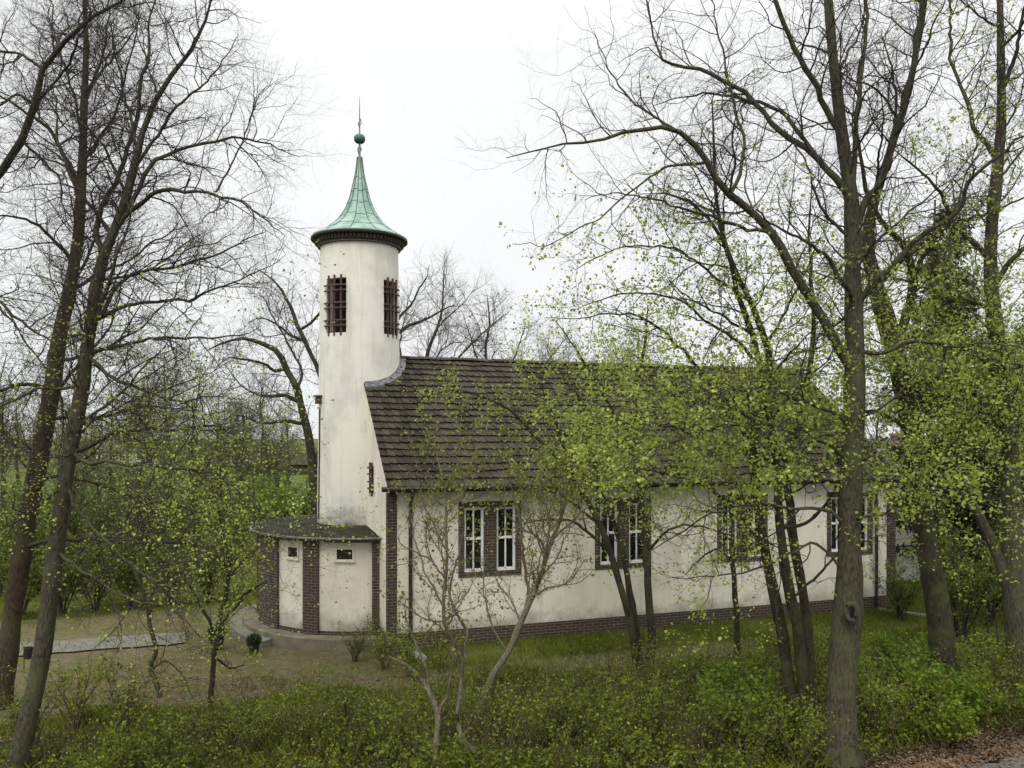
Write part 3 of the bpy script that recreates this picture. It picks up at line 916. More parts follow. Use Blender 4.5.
def spawn(pts, rad, spacing, fmin, r_, fmax=1.0):
    """points along branches: positions, tangents, radii, fraction, parent length"""
    L = np.linalg.norm(np.diff(pts, axis=1), axis=2).sum(1)
    fm = np.broadcast_to(np.asarray(fmin, float), L.shape)
    n = np.floor(L * (fmax - fm) / spacing + r_.random(len(L))).astype(int)
    idx = np.repeat(np.arange(len(L)), n)
    if len(idx) == 0: return None
    k = np.arange(len(idx)) - np.repeat(np.cumsum(n) - n, n)
    f = fm[idx] + (fmax - fm[idx]) * (k + r_.random(len(idx))) / n[idx]
    Pn = pts.shape[1]
    g = np.clip(f * (Pn - 1), 0, Pn - 1.001); i0 = g.astype(int); w_ = (g - i0)[:, None]
    pos = pts[idx, i0] * (1 - w_) + pts[idx, i0 + 1] * w_
    tan = unit(pts[idx, i0 + 1] - pts[idx, i0])
    rr = rad[idx, i0] * (1 - w_[:, 0]) + rad[idx, i0 + 1] * w_[:, 0]
    return pos, tan, rr, f, L[idx]

def grow(sp, ln, ang, up, wob, P, r_, rmax=0.6, rl=0.010, rmin=0.0025, taper=0.5, side=None, plagio=0.0, tropism=None):
    pos, tan, rr, f, L = sp
    N = len(pos)
    rv = r_.normal(size=(N, 3))
    if plagio: rv[:, 2] *= (1 - plagio)
    pv = unit(rv - (rv * tan).sum(1, keepdims=True) * tan)
    a = np.radians(r_.normal(ang, 11, N))[:, None]
    d = unit(np.cos(a) * tan + np.sin(a) * pv + np.array([0, 0, up]))
    length = ln * (0.45 + 0.85 * r_.random(N)) * (1 - taper * f)
    r0 = np.minimum(rmax * rr, length * rl + rmin)
    st = (length / (P - 1))[:, None]
    pts = np.empty((N, P, 3)); pts[:, 0] = pos
    tp = up if tropism is None else tropism
    for k in range(1, P):
        d = unit(d + r_.normal(0, wob, (N, 3)) + np.array([0, 0, tp * 0.5]))
        pts[:, k] = pts[:, k-1] + d * st
    tt = np.linspace(0, 1, P)[None, :]
    rad = r0[:, None] * (1 - 0.72 * tt)
    return pts, rad

def leaves(sp, size, r_, droop=0.3, wide=0.42, scatter=0.03, cluster=1):
    pos, tan = sp[0], sp[1]
    if cluster > 1:
        pos = np.repeat(pos, cluster, 0); tan = np.repeat(tan, cluster, 0)
    N = len(pos)
    ax = unit(tan * 0.5 + r_.normal(0, 0.75, (N, 3)) + np.array([0, 0, -droop]))
    rv = r_.normal(0, 0.7, (N, 3)) + np.array([0, 0, 1.0])
    sd_ = unit(np.cross(ax, rv)); nm = np.cross(sd_, ax)
    s = (size * (0.45 + 1.0 * r_.random(N) ** 1.4))[:, None]
    p = pos + r_.normal(0, scatter, (N, 3))
    b_ = p; m_ = p + ax * s * 0.5 - nm * s * 0.10; t_ = p + ax * s - nm * s * 0.05
    l_ = p + ax * s * 0.42 + sd_ * s * wide + nm * s * 0.06; r2 = p + ax * s * 0.42 - sd_ * s * wide + nm * s * 0.06
    v = np.stack([b_, l_, t_, m_, r2], 1).reshape(-1, 3)
    o = np.arange(N)[:, None] * 5
    q = np.concatenate([o + np.array([0, 3, 2, 1]), o + np.array([0, 4, 2, 3])])
    return v, q

def subset(sp, mask): return tuple(a[mask] for a in sp)

DEF = [dict(spacing=.26, ln=1.6, ang=58, up=.06, wob=.24, P=9, S=5, rl=.0085, rmin=.003),
       dict(spacing=.16, ln=.75, ang=56, up=.03, wob=.25, P=6, S=3, rl=.007, rmin=.003),
       dict(spacing=.075, ln=.30, ang=54, up=.04, wob=.22, P=4, S=3, rl=.005, rmin=.0030)]

def levels_mod(scale=1.0, **kw):
    out = []
    for i, l in enumerate(DEF):
        d = dict(l); d['ln'] *= scale; d['spacing'] *= scale ** 0.5
        for k, v in kw.items():
            d[k] = v[i] if isinstance(v, (list, tuple)) else v
        out.append(d)
    return out

def wood_mesh(limb_arrays, base, mb_sides=8):
    parts = []
    for pts, rad, S in limb_arrays:
        v, q = tubes(pts - base, rad, S); parts.append((v, q, 0))
    return parts

def finish_tree(name, label, cat, group, base, limbs, lvl, seed, bark_m, twig_m, leaf_m=None, leaf_size=.06, leaf_n=0.05, leaf_prob=None,
                fmins=None, extra_leaf_l2=True, droop=.3, crown_name='crown', bumpy=0.05, flare=0.5, knots=None, sides=9, scatter=.03, wide=.42, min_leaf=1, cluster=1, secondary=None, crook=1.0):
    """limbs: list of (pts, rad) with equal sample counts; builds thing > trunk, crown"""
    r_ = np.random.default_rng(seed)
    base = np.asarray(base, float)
    t = thing(name, label, cat, tuple(base), 0, group)
    fm_in = np.array(fmins if fmins is not None else [0.12] * len(limbs), float)
    A = np.stack([l[0] for l in limbs]); B = np.stack([l[1] for l in limbs])
    jit = np.cumsum(r_.normal(0, 1, A.shape), 1)
    jit = jit - jit[:, :1]
    kk_ = np.linspace(0, 1, A.shape[1])[None, :, None]
    jit = jit - kk_ * jit[:, -1:]                       # a crooked path that still ends where it should
    lim = np.linalg.norm(np.diff(A, axis=1), axis=2).sum(1)[:, None, None]
    amp = np.full((len(A), 1, 1), .0055) * np.minimum(lim, 5.0) * crook
    amp[0] *= .35
    A = A + jit * amp
    Bb = B * (1 + r_.normal(0, bumpy, B.shape))
    if flare:
        z = A[:, :, 2] - base[2]
        Bb = Bb * (1 + flare * np.exp(-np.maximum(z, 0) / 0.22) * (A[:, :, 2] < base[2] + 1.2))
    if secondary:
        sp = spawn(A, B, secondary[0], np.maximum(fm_in, .22), r_, .97)
        P2_, R2_ = grow(sp, secondary[1], 54, .08, .17, 12, r_, rmax=.42, rl=.0080, rmin=.004, taper=.45, tropism=.03)
        ex = [resample(a_, b_, A.shape[1]) for a_, b_ in zip(P2_, R2_)]
        A = np.concatenate([A, np.stack([e_[0] for e_ in ex])]); B = np.concatenate([B, np.stack([e_[1] for e_ in ex])])
        Bb = np.concatenate([Bb, np.stack([e_[1] for e_ in ex])])
        fm_in = np.concatenate([fm_in, np.full(len(ex), .1)])
    parts = []
    big = B.max(1) > 0.06
    for msk, S in ((big, 12), (~big, 7)):
        if msk.any():
            v, q = tubes(A[msk] - base, Bb[msk], S)
            if flare:      # root buttresses at the foot
                ax_ = np.repeat((A[msk] - base).reshape(-1, 3), S, 0)
                th_ = np.tile(np.arange(S) * 2 * np.pi / S, len(ax_) // S)
                k_ = flare * .55 * np.exp(-np.maximum(ax_[:, 2], 0) / .3) * (ax_[:, 2] < 1.4) * np.maximum(0, np.cos(th_ * 2.5 + seed)) 
                v = v + (v - ax_) * k_[:, None] * np.array([1, 1, 0])
            parts.append((v, q, 0))
    np_mesh('trunk', parts, [bark_m], t)
    fm = fm_in
    P_, Rd = A, B
    cparts = []; lsrc = []
    for i, l in enumerate(lvl):
        sp = spawn(P_, Rd, l['spacing'], fm if i == 0 else 0.12, r_)
        if sp is None: break
        P_, Rd = grow(sp, l['ln'], l['ang'], l['up'], l['wob'], l['P'], r_, rl=l.get('rl', .0095), rmin=l.get('rmin', .002), taper=.38, plagio=l.get('plagio', 0.0), tropism=l.get('trop'))
        v, q = tubes(P_ - base, Rd, l['S']); cparts.append((v, q, 0))
        if leaf_m and i >= min_leaf: lsrc.append((P_, Rd))
    if leaf_m:
        for P2, R2 in lsrc:
            sp = spawn(P2, R2, leaf_n, 0.25, r_)
            if leaf_prob is not None:
                sp = subset(sp, r_.random(len(sp[0])) < leaf_prob(sp[0]))
            if len(sp[0]) == 0: continue
            v, q = leaves(sp, leaf_size, r_, droop, wide, scatter, cluster); cparts.append((v - base, q, 1))
    np_mesh(crown_name, cparts, [twig_m] + ([leaf_m] if leaf_m else []), t, smooth=True)
    if knots:
        mbk = MB()
        for c0, r0 in knots:
            c0 = Vector(c0) - Vector(base)
            mbk.tube([c0 + Vector((r0 * math.cos(a), -0.02 - 0.05 * 0, r0 * 1.7 * math.sin(a))) for a in [2*math.pi*k/14 for k in range(15)]], r0 * 0.55, 8)
        kn = mbk.build('knot', bark_m, t, smooth=True)
        mbk = MB()
        for c0, r0 in knots:
            c0 = Vector(c0) - Vector(base)
            mbk.quad([c0 + Vector((r0 * .8 * math.cos(2*math.pi*k/14), -0.035, r0 * 1.45 * math.sin(2*math.pi*k/14))) for k in range(14)])
        mbk.build('hollow_shade', M['black'], kn)  # flat black disc painted as the shade inside the knothole
    return t

def traced(D0, specs, P=26, rs=(1.0, 1.0)):
    """specs: list of ([(px,py,rpx)..], depth offset at tip, bare fraction). The first starts at the ground at depth D0;
    later limbs start on the nearest earlier limb."""
    limbs, fm, pixels = [], [], []
    for i, (tr_, dd, bare) in enumerate(specs):
        tr_ = [tuple(q) for q in tr_]
        if i == 0 or bare == 'root':
            Ds = D0
            if bare == 'root': bare = 0.3
        else:
            best = None
            for (lp, lD) in pixels:
                d2 = (lp[:, 0] - tr_[0][0]) ** 2 + (lp[:, 1] - tr_[0][1]) ** 2
                j = d2.argmin()
                if best is None or d2[j] < best[0]: best = (d2[j], lp[j], lD[j])
            Ds = best[2]
            if best[0] < 40 ** 2: tr_[0] = (best[1][0], best[1][1], tr_[0][2])
        q = np.array(tr_, float)
        s = np.concatenate([[0], np.cumsum(np.hypot(np.diff(q[:, 0]), np.diff(q[:, 1])))]); s /= s[-1]
        Dv = Ds + dd * (0.25 * s + 0.75 * s ** 1.5)
        pts = np.array([pix(a, b_, d) for (a, b_, _), d in zip(q, Dv)])
        rad = q[:, 2] * Dv / F * (rs[0] if (i == 0 or specs[i][2] == 'root') else rs[1])
        a, b_ = resample(pts, rad, P)
        limbs.append((a, b_)); fm.append(bare)
        pixels.append((np.stack([512 + F * a[:, 0] / a[:, 1], HZ - F * (a[:, 2] - EYE) / a[:, 1]], 1), a[:, 1]))
    return limbs, fm

def extra_limbs(limbs, fm, src, n, ln, ang, up, seed, f0=.4, f1=.9, wob=.10, P=26, dirbias=(0, 0, 0)):
    r_ = np.random.default_rng(seed)
    A = np.stack([limbs[src][0]]); B = np.stack([limbs[src][1]])
    L = np.linalg.norm(np.diff(A[0], axis=0), axis=1).sum()
    sp = spawn(A, B, max(1e-3, L * (f1 - f0) / n), f0, r_, f1)
    sp = (sp[0], unit(sp[1] + np.array(dirbias)), sp[2], sp[3], sp[4])
    p, q = grow(sp, ln, ang, up, wob, 10, r_, rmax=.5, rl=.013, taper=.35, tropism=up * .6)
    for a, b_ in zip(p, q):
        x, y = resample(a, b_, P); limbs.append((x, y)); fm.append(.15)
    return limbs, fm

def lowleaf(z0, z1, lo=0.0, hi=1.0):
    """share of buds that have opened, high in the lower crown and falling off upwards"""
    return lambda p: (hi + (lo - hi) * np.clip((p[:, 2] - z0) / (z1 - z0), 0, 1) ** .6) * np.clip((p[:, 2] - 3.3) / 1.4, .42, 1)

# ---- the big lime at the right (nearest the lane)
D_ = ground_pt(838, 757)[1]
A_sp = [
    ([(838, 768, 20), (840, 700, 18.5), (844, 640, 18.5), (849, 600, 18), (850, 550, 15.5), (852, 480, 14), (854, 420, 13.5), (854, 350, 12.5), (852, 290, 11.5), (853, 240, 11), (853, 215, 10), (846, 165, 8.5), (838, 110, 7.5), (831, 50, 6.5), (828, 0, 5.5), (822, -80, 3.5), (818, -160, 1.2)], 0.6, .42),
    ([(846, 168, 6), (832, 120, 5.5), (815, 82, 5), (798, 48, 4.5), (781, 10, 4), (766, -40, 3), (745, -110, 1)], -0.8, .1),
    ([(853, 225, 7), (862, 200, 6.5), (876, 205 - 20, 6.2), (890, 140, 6), (900, 92, 5.5), (908, 50, 5), (915, 0, 4), (925, -70, 2.5), (930, -120, 1)], -1.6, .12),
    ([(853, 200, 5), (857, 150, 4.6), (860, 100, 4.2), (864, 40, 3.5), (868, -30, 2.5), (870, -90, 1)], 1.8, .1),
    ([(854, 400, 9.5), (846, 365, 9.5), (833, 333, 9), (812, 298, 8.6), (792, 268, 8), (771, 231, 7.4), (734, 198, 6.6), (715, 178, 6), (702, 155, 5.5), (690, 140, 5), (672, 130, 4.4), (635, 134, 3.5), (594, 143, 2.6), (552, 148, 1.7), (506, 158, .7)], -1.2, .22),
    ([(848, 205, 6.5), (832, 175, 6), (812, 152, 5.6), (790, 136, 5.2), (771, 126, 4.8), (748, 98, 4.2), (724, 80, 3.6), (693, 66, 3), (664, 57, 2.2), (650, 20, 1.6), (640, -20, .8)], 1.2, .15),
    ([(812, 152, 4), (790, 118, 3.4), (770, 104, 3), (750, 100, 2.4), (722, 92, 2), (690, 98, 1.4), (655, 105, .7)], 1.6, .1),
    ([(734, 198, 3.6), (742, 150, 3), (735, 110, 2.6), (722, 60, 2), (718, 20, 1.4), (705, -30, .7)], 0.9, .1),
    ([(771, 231, 3.4), (735, 222, 3), (700, 208, 2.4), (660, 196, 1.8), (620, 190, 1.2), (585, 200, .6)], -1.5, .1),
    ([(702, 155, 2.8), (672, 165, 2.3), (640, 182, 1.8), (600, 215, 1.3), (560, 240, .9), (512, 244, .5)], -1.0, .1),
    ([(672, 130, 2.5), (640, 108, 2), (618, 80, 1.5), (600, 50, 1), (594, 30, .5)], .6, .1),
    ([(854, 300, 5.5), (870, 285, 5.2), (897, 256, 5), (925, 228, 4.6), (945, 216, 4.2), (960, 198, 4), (972, 172, 3.4), (1005, 150, 2.6), (1050, 120, 1.2)], -1.4, .2),
    ([(852, 350, 4), (880, 375 - 20, 3.5), (915, 345, 3), (950, 350, 2.4), (990, 345, 1.6), (1040, 352, .7)], -2.0, .15),
    ([(850, 530, 3.6), (835, 515, 3.2), (800, 508, 3), (770, 505, 2.6), (735, 505, 2.2), (705, 510, 2), (685, 525, 1.6), (660, 545, 1.2), (625, 565, .6)], -1.0, .25),
    ([(848, 560, 2.8), (825, 545, 2.5), (795, 556, 2.2), (760, 570, 1.8), (720, 576, 1.3), (670, 577, .6)], -1.4, .2),
    ([(852, 470, 3.4), (885, 480, 3), (915, 478, 2.4), (950, 492, 1.8), (1000, 505, .8)], -1.6, .2),
    ([(850, 520, 3), (880, 512, 2.6), (905, 520, 2), (940, 530, 1.2), (975, 552, .6)], -1.2, .2),
    ([(853, 420, 4), (820, 405, 3.6), (780, 392, 3), (740, 385, 2.4), (695, 390, 1.8), (645, 405, .9)], -2.2, .2),
    ([(852, 445, 4), (815, 440, 3.4), (770, 432, 2.8), (715, 436, 2.2), (660, 450, 1.5), (610, 475, .7)], -2.8, .2),
]
limbs, fm = traced(D_, A_sp, rs=(0.74, 0.56))
limbs, fm = extra_limbs(limbs, fm, 0, 9, 3.4, 55, .15, 3, .35, .95, wob=.15)
finish_tree('lime_tree', 'big grey forked lime tree beside the lane with knothole low in its thick trunk', 'tree', 'old trees around the churchyard', (*[pix(838, 757, D_)[k] for k in (0, 1)], 0),
            limbs, levels_mod(1.0, up=(.05, .0, -.02)), 21, M['bark_grey'], M['twig'], M['leaf_lime'], .056, .15, lowleaf(5.2, 9.8, .0, .42), fm, cluster=6, scatter=.06, secondary=(1.4, 2.2), knots=[(tuple(pix(851, 612, D_ - .33)), .085)])
print('A')

# ---- the three-stemmed lime just left of it
D_ = ground_pt(803, 735)[1]
B_sp = [
    ([(800, 742, 10), (791, 690, 9), (785, 647, 8.5), (774, 590, 8), (766, 545, 7.4), (758, 495, 6.8), (752, 440, 6.2), (762, 400, 5.8), (771, 365, 5.4), (760, 330, 4.8), (748, 300, 4.2), (734, 270, 3.8), (724, 240, 3.2), (717, 200, 2.8), (714, 150, 2), (712, 100, 1)], 0.5, .46),
    ([(803, 742, 9), (800, 690, 8.5), (797, 645, 8), (788, 580, 7.4), (783, 540, 6.6), (776, 500, 6), (772, 465, 5.4), (766, 420, 5), (757, 370, 4.4), (745, 320, 4), (731, 280, 3.4), (722, 250, 2.8), (700, 215, 2.2), (670, 196, 1.6), (640, 194, .8)], -0.6, .46),
    ([(807, 740, 8.5), (809, 680, 8), (808, 610, 7.5), (801, 550, 7), (794, 510, 6.4), (790, 470, 5.6), (800, 420, 5), (812, 370, 4.2), (818, 320, 3.4), (815, 270, 2.6), (810, 220, 1.6), (812, 170, .7)], 1.2, .46),
    ([(752, 450, 4), (738, 428, 3.6), (722, 400, 3.2), (700, 370, 2.8), (676, 345, 2.4), (650, 325, 2), (620, 318, 1.5), (580, 320, .9), (545, 318, .5)], -1.0, .2),
    ([(745, 300, 2.6), (715, 275, 2.3), (685, 250, 2), (650, 245, 1.6), (610, 250, 1.2), (575, 270, .6)], -1.3, .1),
    ([(757, 370, 3), (735, 340, 2.6), (700, 318, 2.2), (660, 300, 1.7), (615, 298, 1.2), (570, 310, .6)], .8, .1),
    ([(783, 540, 3.4), (800, 525, 3), (820, 512, 2.6), (838, 490, 2), (855, 470, 1.4), (875, 455, .6)], -.8, .2),
    ([(766, 545, 3), (745, 520, 2.6), (718, 498, 2.2), (690, 480, 1.8), (650, 470, 1.2), (610, 470, .6)], -1.6, .2),
    ([(790, 480, 3), (765, 460, 2.8), (725, 440, 2.2), (680, 425, 1.7), (630, 420, 1.2), (585, 430, .6)], -2.2, .15),
    ([(786, 600, 2.6), (812, 580, 2.2), (835, 555, 1.8), (865, 540, 1.2), (895, 535, .6)], -.7, .2),
    ([(765, 420, 3), (740, 395, 2.6), (705, 398, 2.2), (660, 412, 1.8), (620, 440, 1.2), (590, 470, .6)], -2.0, .15),
]
B_sp[1] = (B_sp[1][0], B_sp[1][1], 'root'); B_sp[2] = (B_sp[2][0], B_sp[2][1], 'root')
limbs, fm = traced(D_, B_sp, rs=(0.68, 0.6))
fm[0] = fm[1] = fm[2] = .44
for k in (0, 1, 2): limbs, fm = extra_limbs(limbs, fm, k, 7, 2.4, 60, .08, 30 + k, .4, .95)
finish_tree('lime_tree', 'slim lime tree of three dark stems close beside the big knotholed trunk', 'tree', 'old trees around the churchyard', (*[pix(803, 737, D_)[k] for k in (0, 1)], 0),
            limbs, levels_mod(.85, up=(.06, .0, -.02), spacing=(.24, .17, .11)), 22, M['bark_dark'], M['twig'], M['leaf_lime'], .056, .11, lowleaf(6.8, 10.2, .03, .25), fm, cluster=6, scatter=.06, secondary=(1.3, 1.6), flare=.3)
print('B')

# ---- forked tree behind the big one, right of the church
D_ = ground_pt(946, 695)[1]
C_sp = [
    ([(946, 700, 19), (943, 640, 16), (936, 590, 15), (927, 540, 14), (920, 490, 14), (915, 440, 13.5), (907, 395, 13), (896, 350, 12), (886, 315, 11.5), (878, 285, 10), (870, 250, 8), (872, 215, 6.6), (885, 170, 5.5), (902, 120, 4.6), (915, 70, 3.8), (925, 10, 3), (932, -60, 1.5)], 1.4, .35),
    ([(898, 355, 8), (905, 325, 7.6), (912, 300, 7), (915, 270, 6.4), (908, 250, 5.8), (902, 235, 5.2), (890, 222, 4.6), (878, 200, 4), (868, 165, 3.2), (862, 120, 2.2), (860, 60, 1)], -1.2, .15),
    ([(878, 285, 6), (895, 262, 5.6), (915, 245, 5), (935, 250 - 20, 4.4), (955, 225, 3.6), (985, 215, 2.8), (1030, 195, 1.2)], 2.0, .15),
    ([(913, 290, 5), (920, 265, 4.4), (935, 250, 3.8), (950, 285, 2.8), (970, 300, 1.8), (1000, 310, .8)], -1.5, .1),
    ([(916, 440, 5), (900, 425, 4.4), (880, 412, 3.8), (862, 410, 3), (840, 418, 2), (812, 430, 1)], -1.0, .2),
    ([(920, 470, 4), (945, 440, 3.4), (965, 425, 2.8), (990, 420, 2), (1030, 425, .9)], -1.8, .2),
    ([(912, 400, 4), (935, 375, 3.6), (958, 362, 3), (985, 360, 2.2), (1035, 365, .9)], .8, .2),
]
limbs, fm = traced(D_, C_sp, rs=(0.74, 0.58))
limbs, fm = extra_limbs(limbs, fm, 0, 12, 3.4, 55, .12, 43, .35, .95)
finish_tree('forked_tree', 'leaning dark tree with twisted crossing forks right of the church end', 'tree', 'old trees around the churchyard', (*[pix(946, 695, D_)[k] for k in (0, 1)], 0),
            limbs, levels_mod(1.05, up=(.04, .0, -.01), spacing=(.34, .18, .1)), 23, M['bark_dark'], M['twig'], M['leaf_lime'], .058, .09, lowleaf(6, 11, .0, .30), fm, cluster=6, scatter=.065, secondary=(2.2, 2.0))
# ---- right edge tree
D_ = ground_pt(1024, 700)[1]
R_sp = [
    ([(1026, 700, 19), (1020, 640, 17), (1013, 590, 15.5), (1012, 540, 13), (1010, 480, 12), (1006, 420, 11.5), (1000, 365, 11), (992, 310, 10), (988, 260, 9), (991, 215, 8), (996, 160, 7), (1000, 104, 6), (1000, 30, 4.5), (998, -50, 3), (995, -130, 1)], .8, .3),
    ([(1011, 590, 9), (1000, 560, 8.5), (988, 530, 8), (972, 500, 7.5), (958, 468, 7), (950, 430, 6), (945, 380, 5), (935, 330, 4), (930, 270, 3), (935, 200, 1.5)], 1.8, .3),
    ([(990, 300, 5), (1005, 270, 4.4), (1030, 245, 3.6), (1060, 220, 2)], -.8, .1),
    ([(988, 265, 5), (968, 240, 4.2), (950, 222, 3.4), (935, 190, 2.6), (915, 165, 1.8), (895, 150, .9)], -1.2, .1),
    ([(996, 160, 4), (975, 120, 3.4), (962, 70, 2.6), (955, 20, 2), (945, -40, 1)], 1.0, .1),
    ([(1000, 110, 4), (1015, 60, 3.2), (1030, 10, 2), (1040, -40, 1)], -1.0, .1),
    ([(1003, 380, 4.4), (980, 360, 4), (955, 345, 3.2), (925, 350, 2.2), (890, 365, 1)], -1.5, .15),
    ([(1008, 470, 4), (985, 455, 3.4), (955, 455, 2.6), (920, 470, 1.6), (885, 495, .7)], -2.0, .15),
]
limbs, fm = traced(D_, R_sp, rs=(0.72, 0.62))
limbs, fm = extra_limbs(limbs, fm, 0, 12, 3.4, 58, .1, 53, .3, .95)
finish_tree('forked_tree', 'tall tree at the edge of the wood forking low above the right undergrowth', 'tree', 'old trees around the churchyard', (*[pix(1024, 695, D_)[k] for k in (0, 1)], 0),
            limbs, levels_mod(1.0, up=(.04, .0, -.01)), 24, M['bark_grey'], M['twig'], M['leaf_lime'], .058, .11, lowleaf(7, 13, .03, .26), fm, cluster=6, scatter=.065, secondary=(1.1, 2.2))
print('C D')

# ---- three thin stems in front of the second window
D_ = ground_pt(642, 672)[1]
E_sp = [
    ([(640, 676, 7), (634, 640, 6.6), (628, 615, 6.2), (620, 588, 5.8), (612, 560, 5.4), (603, 530, 5), (590, 505, 4.6), (575, 482, 4.2), (560, 460, 3.8), (538, 440, 3.2), (512, 412, 2.6), (482, 396, 2), (447, 390, 1.2), (420, 400, .6)], -.8, .45),
    ([(642, 676, 6), (637, 630, 5.6), (630, 595, 5.2), (624, 565, 4.8), (615, 530, 4.2), (600, 490, 3.6), (590, 440, 3), (580, 400, 2.2), (560, 370, 1.2), (545, 345, .6)], .8, .4),
    ([(648, 676, 7), (649, 635, 6.6), (647, 590, 6.2), (644, 545, 5.8), (641, 500, 5.4), (637, 460, 4.8), (634, 420, 4.2), (638, 380, 3.4), (645, 340, 2.4), (648, 305, 1.2)], .4, .4),
    ([(612, 560, 3), (595, 540, 2.6), (570, 525, 2.2), (545, 520, 1.6), (515, 525, .8)], -1.2, .2),
    ([(641, 500, 3), (660, 475, 2.6), (685, 455, 2.2), (715, 445, 1.5), (750, 440, .7)], -.6, .2),
    ([(575, 482, 2.6), (562, 445, 2.2), (550, 410, 1.6), (540, 385, .8)], -.6, .1),
    ([(636, 450, 3), (615, 420, 2.5), (595, 385, 2), (575, 350, 1.4), (555, 320, .7)], -.5, .15),
    ([(644, 548, 2.6), (668, 530, 2.2), (695, 525, 1.6), (730, 535, .8)], -1.0, .2),
    ([(600, 520, 2.6), (570, 500, 2.2), (540, 488, 1.8), (505, 490, 1.2), (470, 500, .6)], -1.2, .2),
]
E_sp[1] = (*E_sp[1][:2], 'root'); E_sp[2] = (*E_sp[2][:2], 'root')
limbs, fm = traced(D_, E_sp, rs=(0.6, 0.6))
for k in (0, 1, 2): limbs, fm = extra_limbs(limbs, fm, k, 6, 2.2, 60, .05, 60 + k, .4, .95)
finish_tree('young_lime', 'young lime tree of three thin stems before the second window bay', 'tree', 'young trees on the lawn', (*[pix(643, 673, D_)[k] for k in (0, 1)], 0),
            limbs, levels_mod(.8, up=(.05, .0, -.03), spacing=(.24, .17, .11)), 25, M['bark_dark'], M['twig'], M['leaf_lime'], .056, .11, lowleaf(6.4, 9.4, .08, .26), fm, cluster=6, scatter=.06, secondary=(1.3, 1.4), flare=.2)
D_ = ground_pt(737, 660)[1]
F_sp = [([(737, 664, 3), (736, 620, 2.8), (733, 560, 2.6), (731, 510, 2.4), (728, 460, 2), (724, 420, 1.5), (720, 385, .8)], .2, .3),
        ([(733, 565, 1.5), (718, 550, 1.2), (700, 560, .8), (685, 575, .4)], -.5, .1), ([(731, 510, 1.5), (745, 490, 1.2), (765, 480, .6)], -.4, .1)]
limbs, fm = traced(D_, F_sp)
limbs, fm = extra_limbs(limbs, fm, 0, 9, 1.2, 60, .1, 70, .3, .95)
finish_tree('young_lime', 'single thin sapling before the third window bay', 'tree', 'young trees on the lawn', (*[pix(737, 660, D_)[k] for k in (0, 1)], 0),
            limbs, levels_mod(.6, up=(.05, .0, -.03)), 26, M['bark_dark'], M['twig'], M['leaf_lime'], .06, .16, None, fm, flare=.1)
print('E F')

# ---- the pale-barked shrubs / small trees in the centre foreground
D_ = 13.75
G_sp = [
    ([(486, 772, 5.5), (472, 748, 5.2), (461, 733, 5), (464, 690, 4.6), (465, 655, 4.4), (455, 637, 4), (447, 622, 3.8), (446, 595, 3.5), (448, 560, 3.1), (446, 525, 2.7), (445, 495, 2.2), (442, 470, 1.4), (436, 450, .7)], .3, .35),
    ([(464, 652, 3.4), (467, 632, 3), (455, 612, 2.6), (449, 590, 2.2), (455, 565, 1.8), (462, 540, 1.2), (466, 510, .6)], -.6, .2),
    ([(446, 605, 2.2), (435, 590, 2), (425, 570, 1.7), (418, 545, 1.4), (412, 515, 1), (404, 490, .5)], .5, .1),
    ([(447, 580, 2), (430, 560, 1.8), (420, 556, 1.5), (405, 548, 1), (396, 535, .5)], -.6, .1),
    ([(448, 550, 2), (435, 530, 1.6), (424, 505, 1.3), (418, 480, .9), (415, 455, .5)], -.4, .1),
    ([(446, 520, 1.8), (458, 495, 1.4), (470, 470, 1), (476, 445, .5)], .5, .1),
    ([(446, 625, 2), (430, 620, 1.6), (412, 612, 1.2), (398, 600, .6)], -.5, .1),
]
limbs, fm = traced(D_, G_sp, rs=(0.52, 0.55))
limbs, fm = extra_limbs(limbs, fm, 0, 8, 1.3, 50, .25, 80, .4, .95)
finish_tree('elder_shrub', 'crooked pale stemmed shrub rising before the near end of the long wall', 'shrub', 'pale stemmed shrubs in the foreground', (*[pix(486, 768, D_)[k] for k in (0, 1)], 0),
            limbs, levels_mod(.46, up=(.22, .12, .08), wob=(.18, .18, .15)), 27, M['bark_tan'], M['twig_tan'], M['leaf_olive'], .050, .042, lowleaf(3, 6, .8, .75), fm, flare=.1)
D_ = 15.6
G2_sp = [
    ([(478, 727, 6), (482, 705, 5.8), (489, 685, 5.6), (499, 666, 5.4), (508, 654, 5.2), (519, 627, 4.9), (529, 605, 4.5), (539, 582, 4.1), (547, 556, 3.6), (555, 535, 3.1), (563, 515, 2.5), (566, 490, 1.8), (560, 465, .9)], .5, .38),
    ([(531, 600, 3.6), (526, 580, 3.3), (521, 560, 3), (519, 535, 2.6), (517, 515, 2.2), (512, 495, 1.6), (508, 470, .8)], -.5, .12),
    ([(546, 556, 2.8), (541, 542, 2.5), (532, 533, 2.2), (520, 528, 1.8), (508, 515, 1.3), (498, 495, .7)], -.5, .12),
    ([(555, 535, 2.2), (572, 520, 1.8), (588, 505, 1.3), (604, 498, .7)], .5, .1),
    ([(532, 596, 2.4), (550, 585, 2), (568, 578, 1.6), (585, 560, .8)], -.6, .1),
    ([(508, 655, 2.4), (496, 635, 2), (488, 610, 1.6), (484, 580, 1.2), (486, 555, .6)], .6, .1),
    ([(519, 627, 2), (512, 600, 1.7), (500, 585, 1.3), (490, 565, .7)], .5, .1),
    ([(547, 556, 2), (552, 525, 1.6), (545, 500, 1.2), (540, 475, .6)], -.5, .1),
]
limbs, fm = traced(D_, G2_sp, rs=(0.64, 0.5))
limbs, fm = extra_limbs(limbs, fm, 0, 8, 1.5, 50, .25, 81, .4, .95)
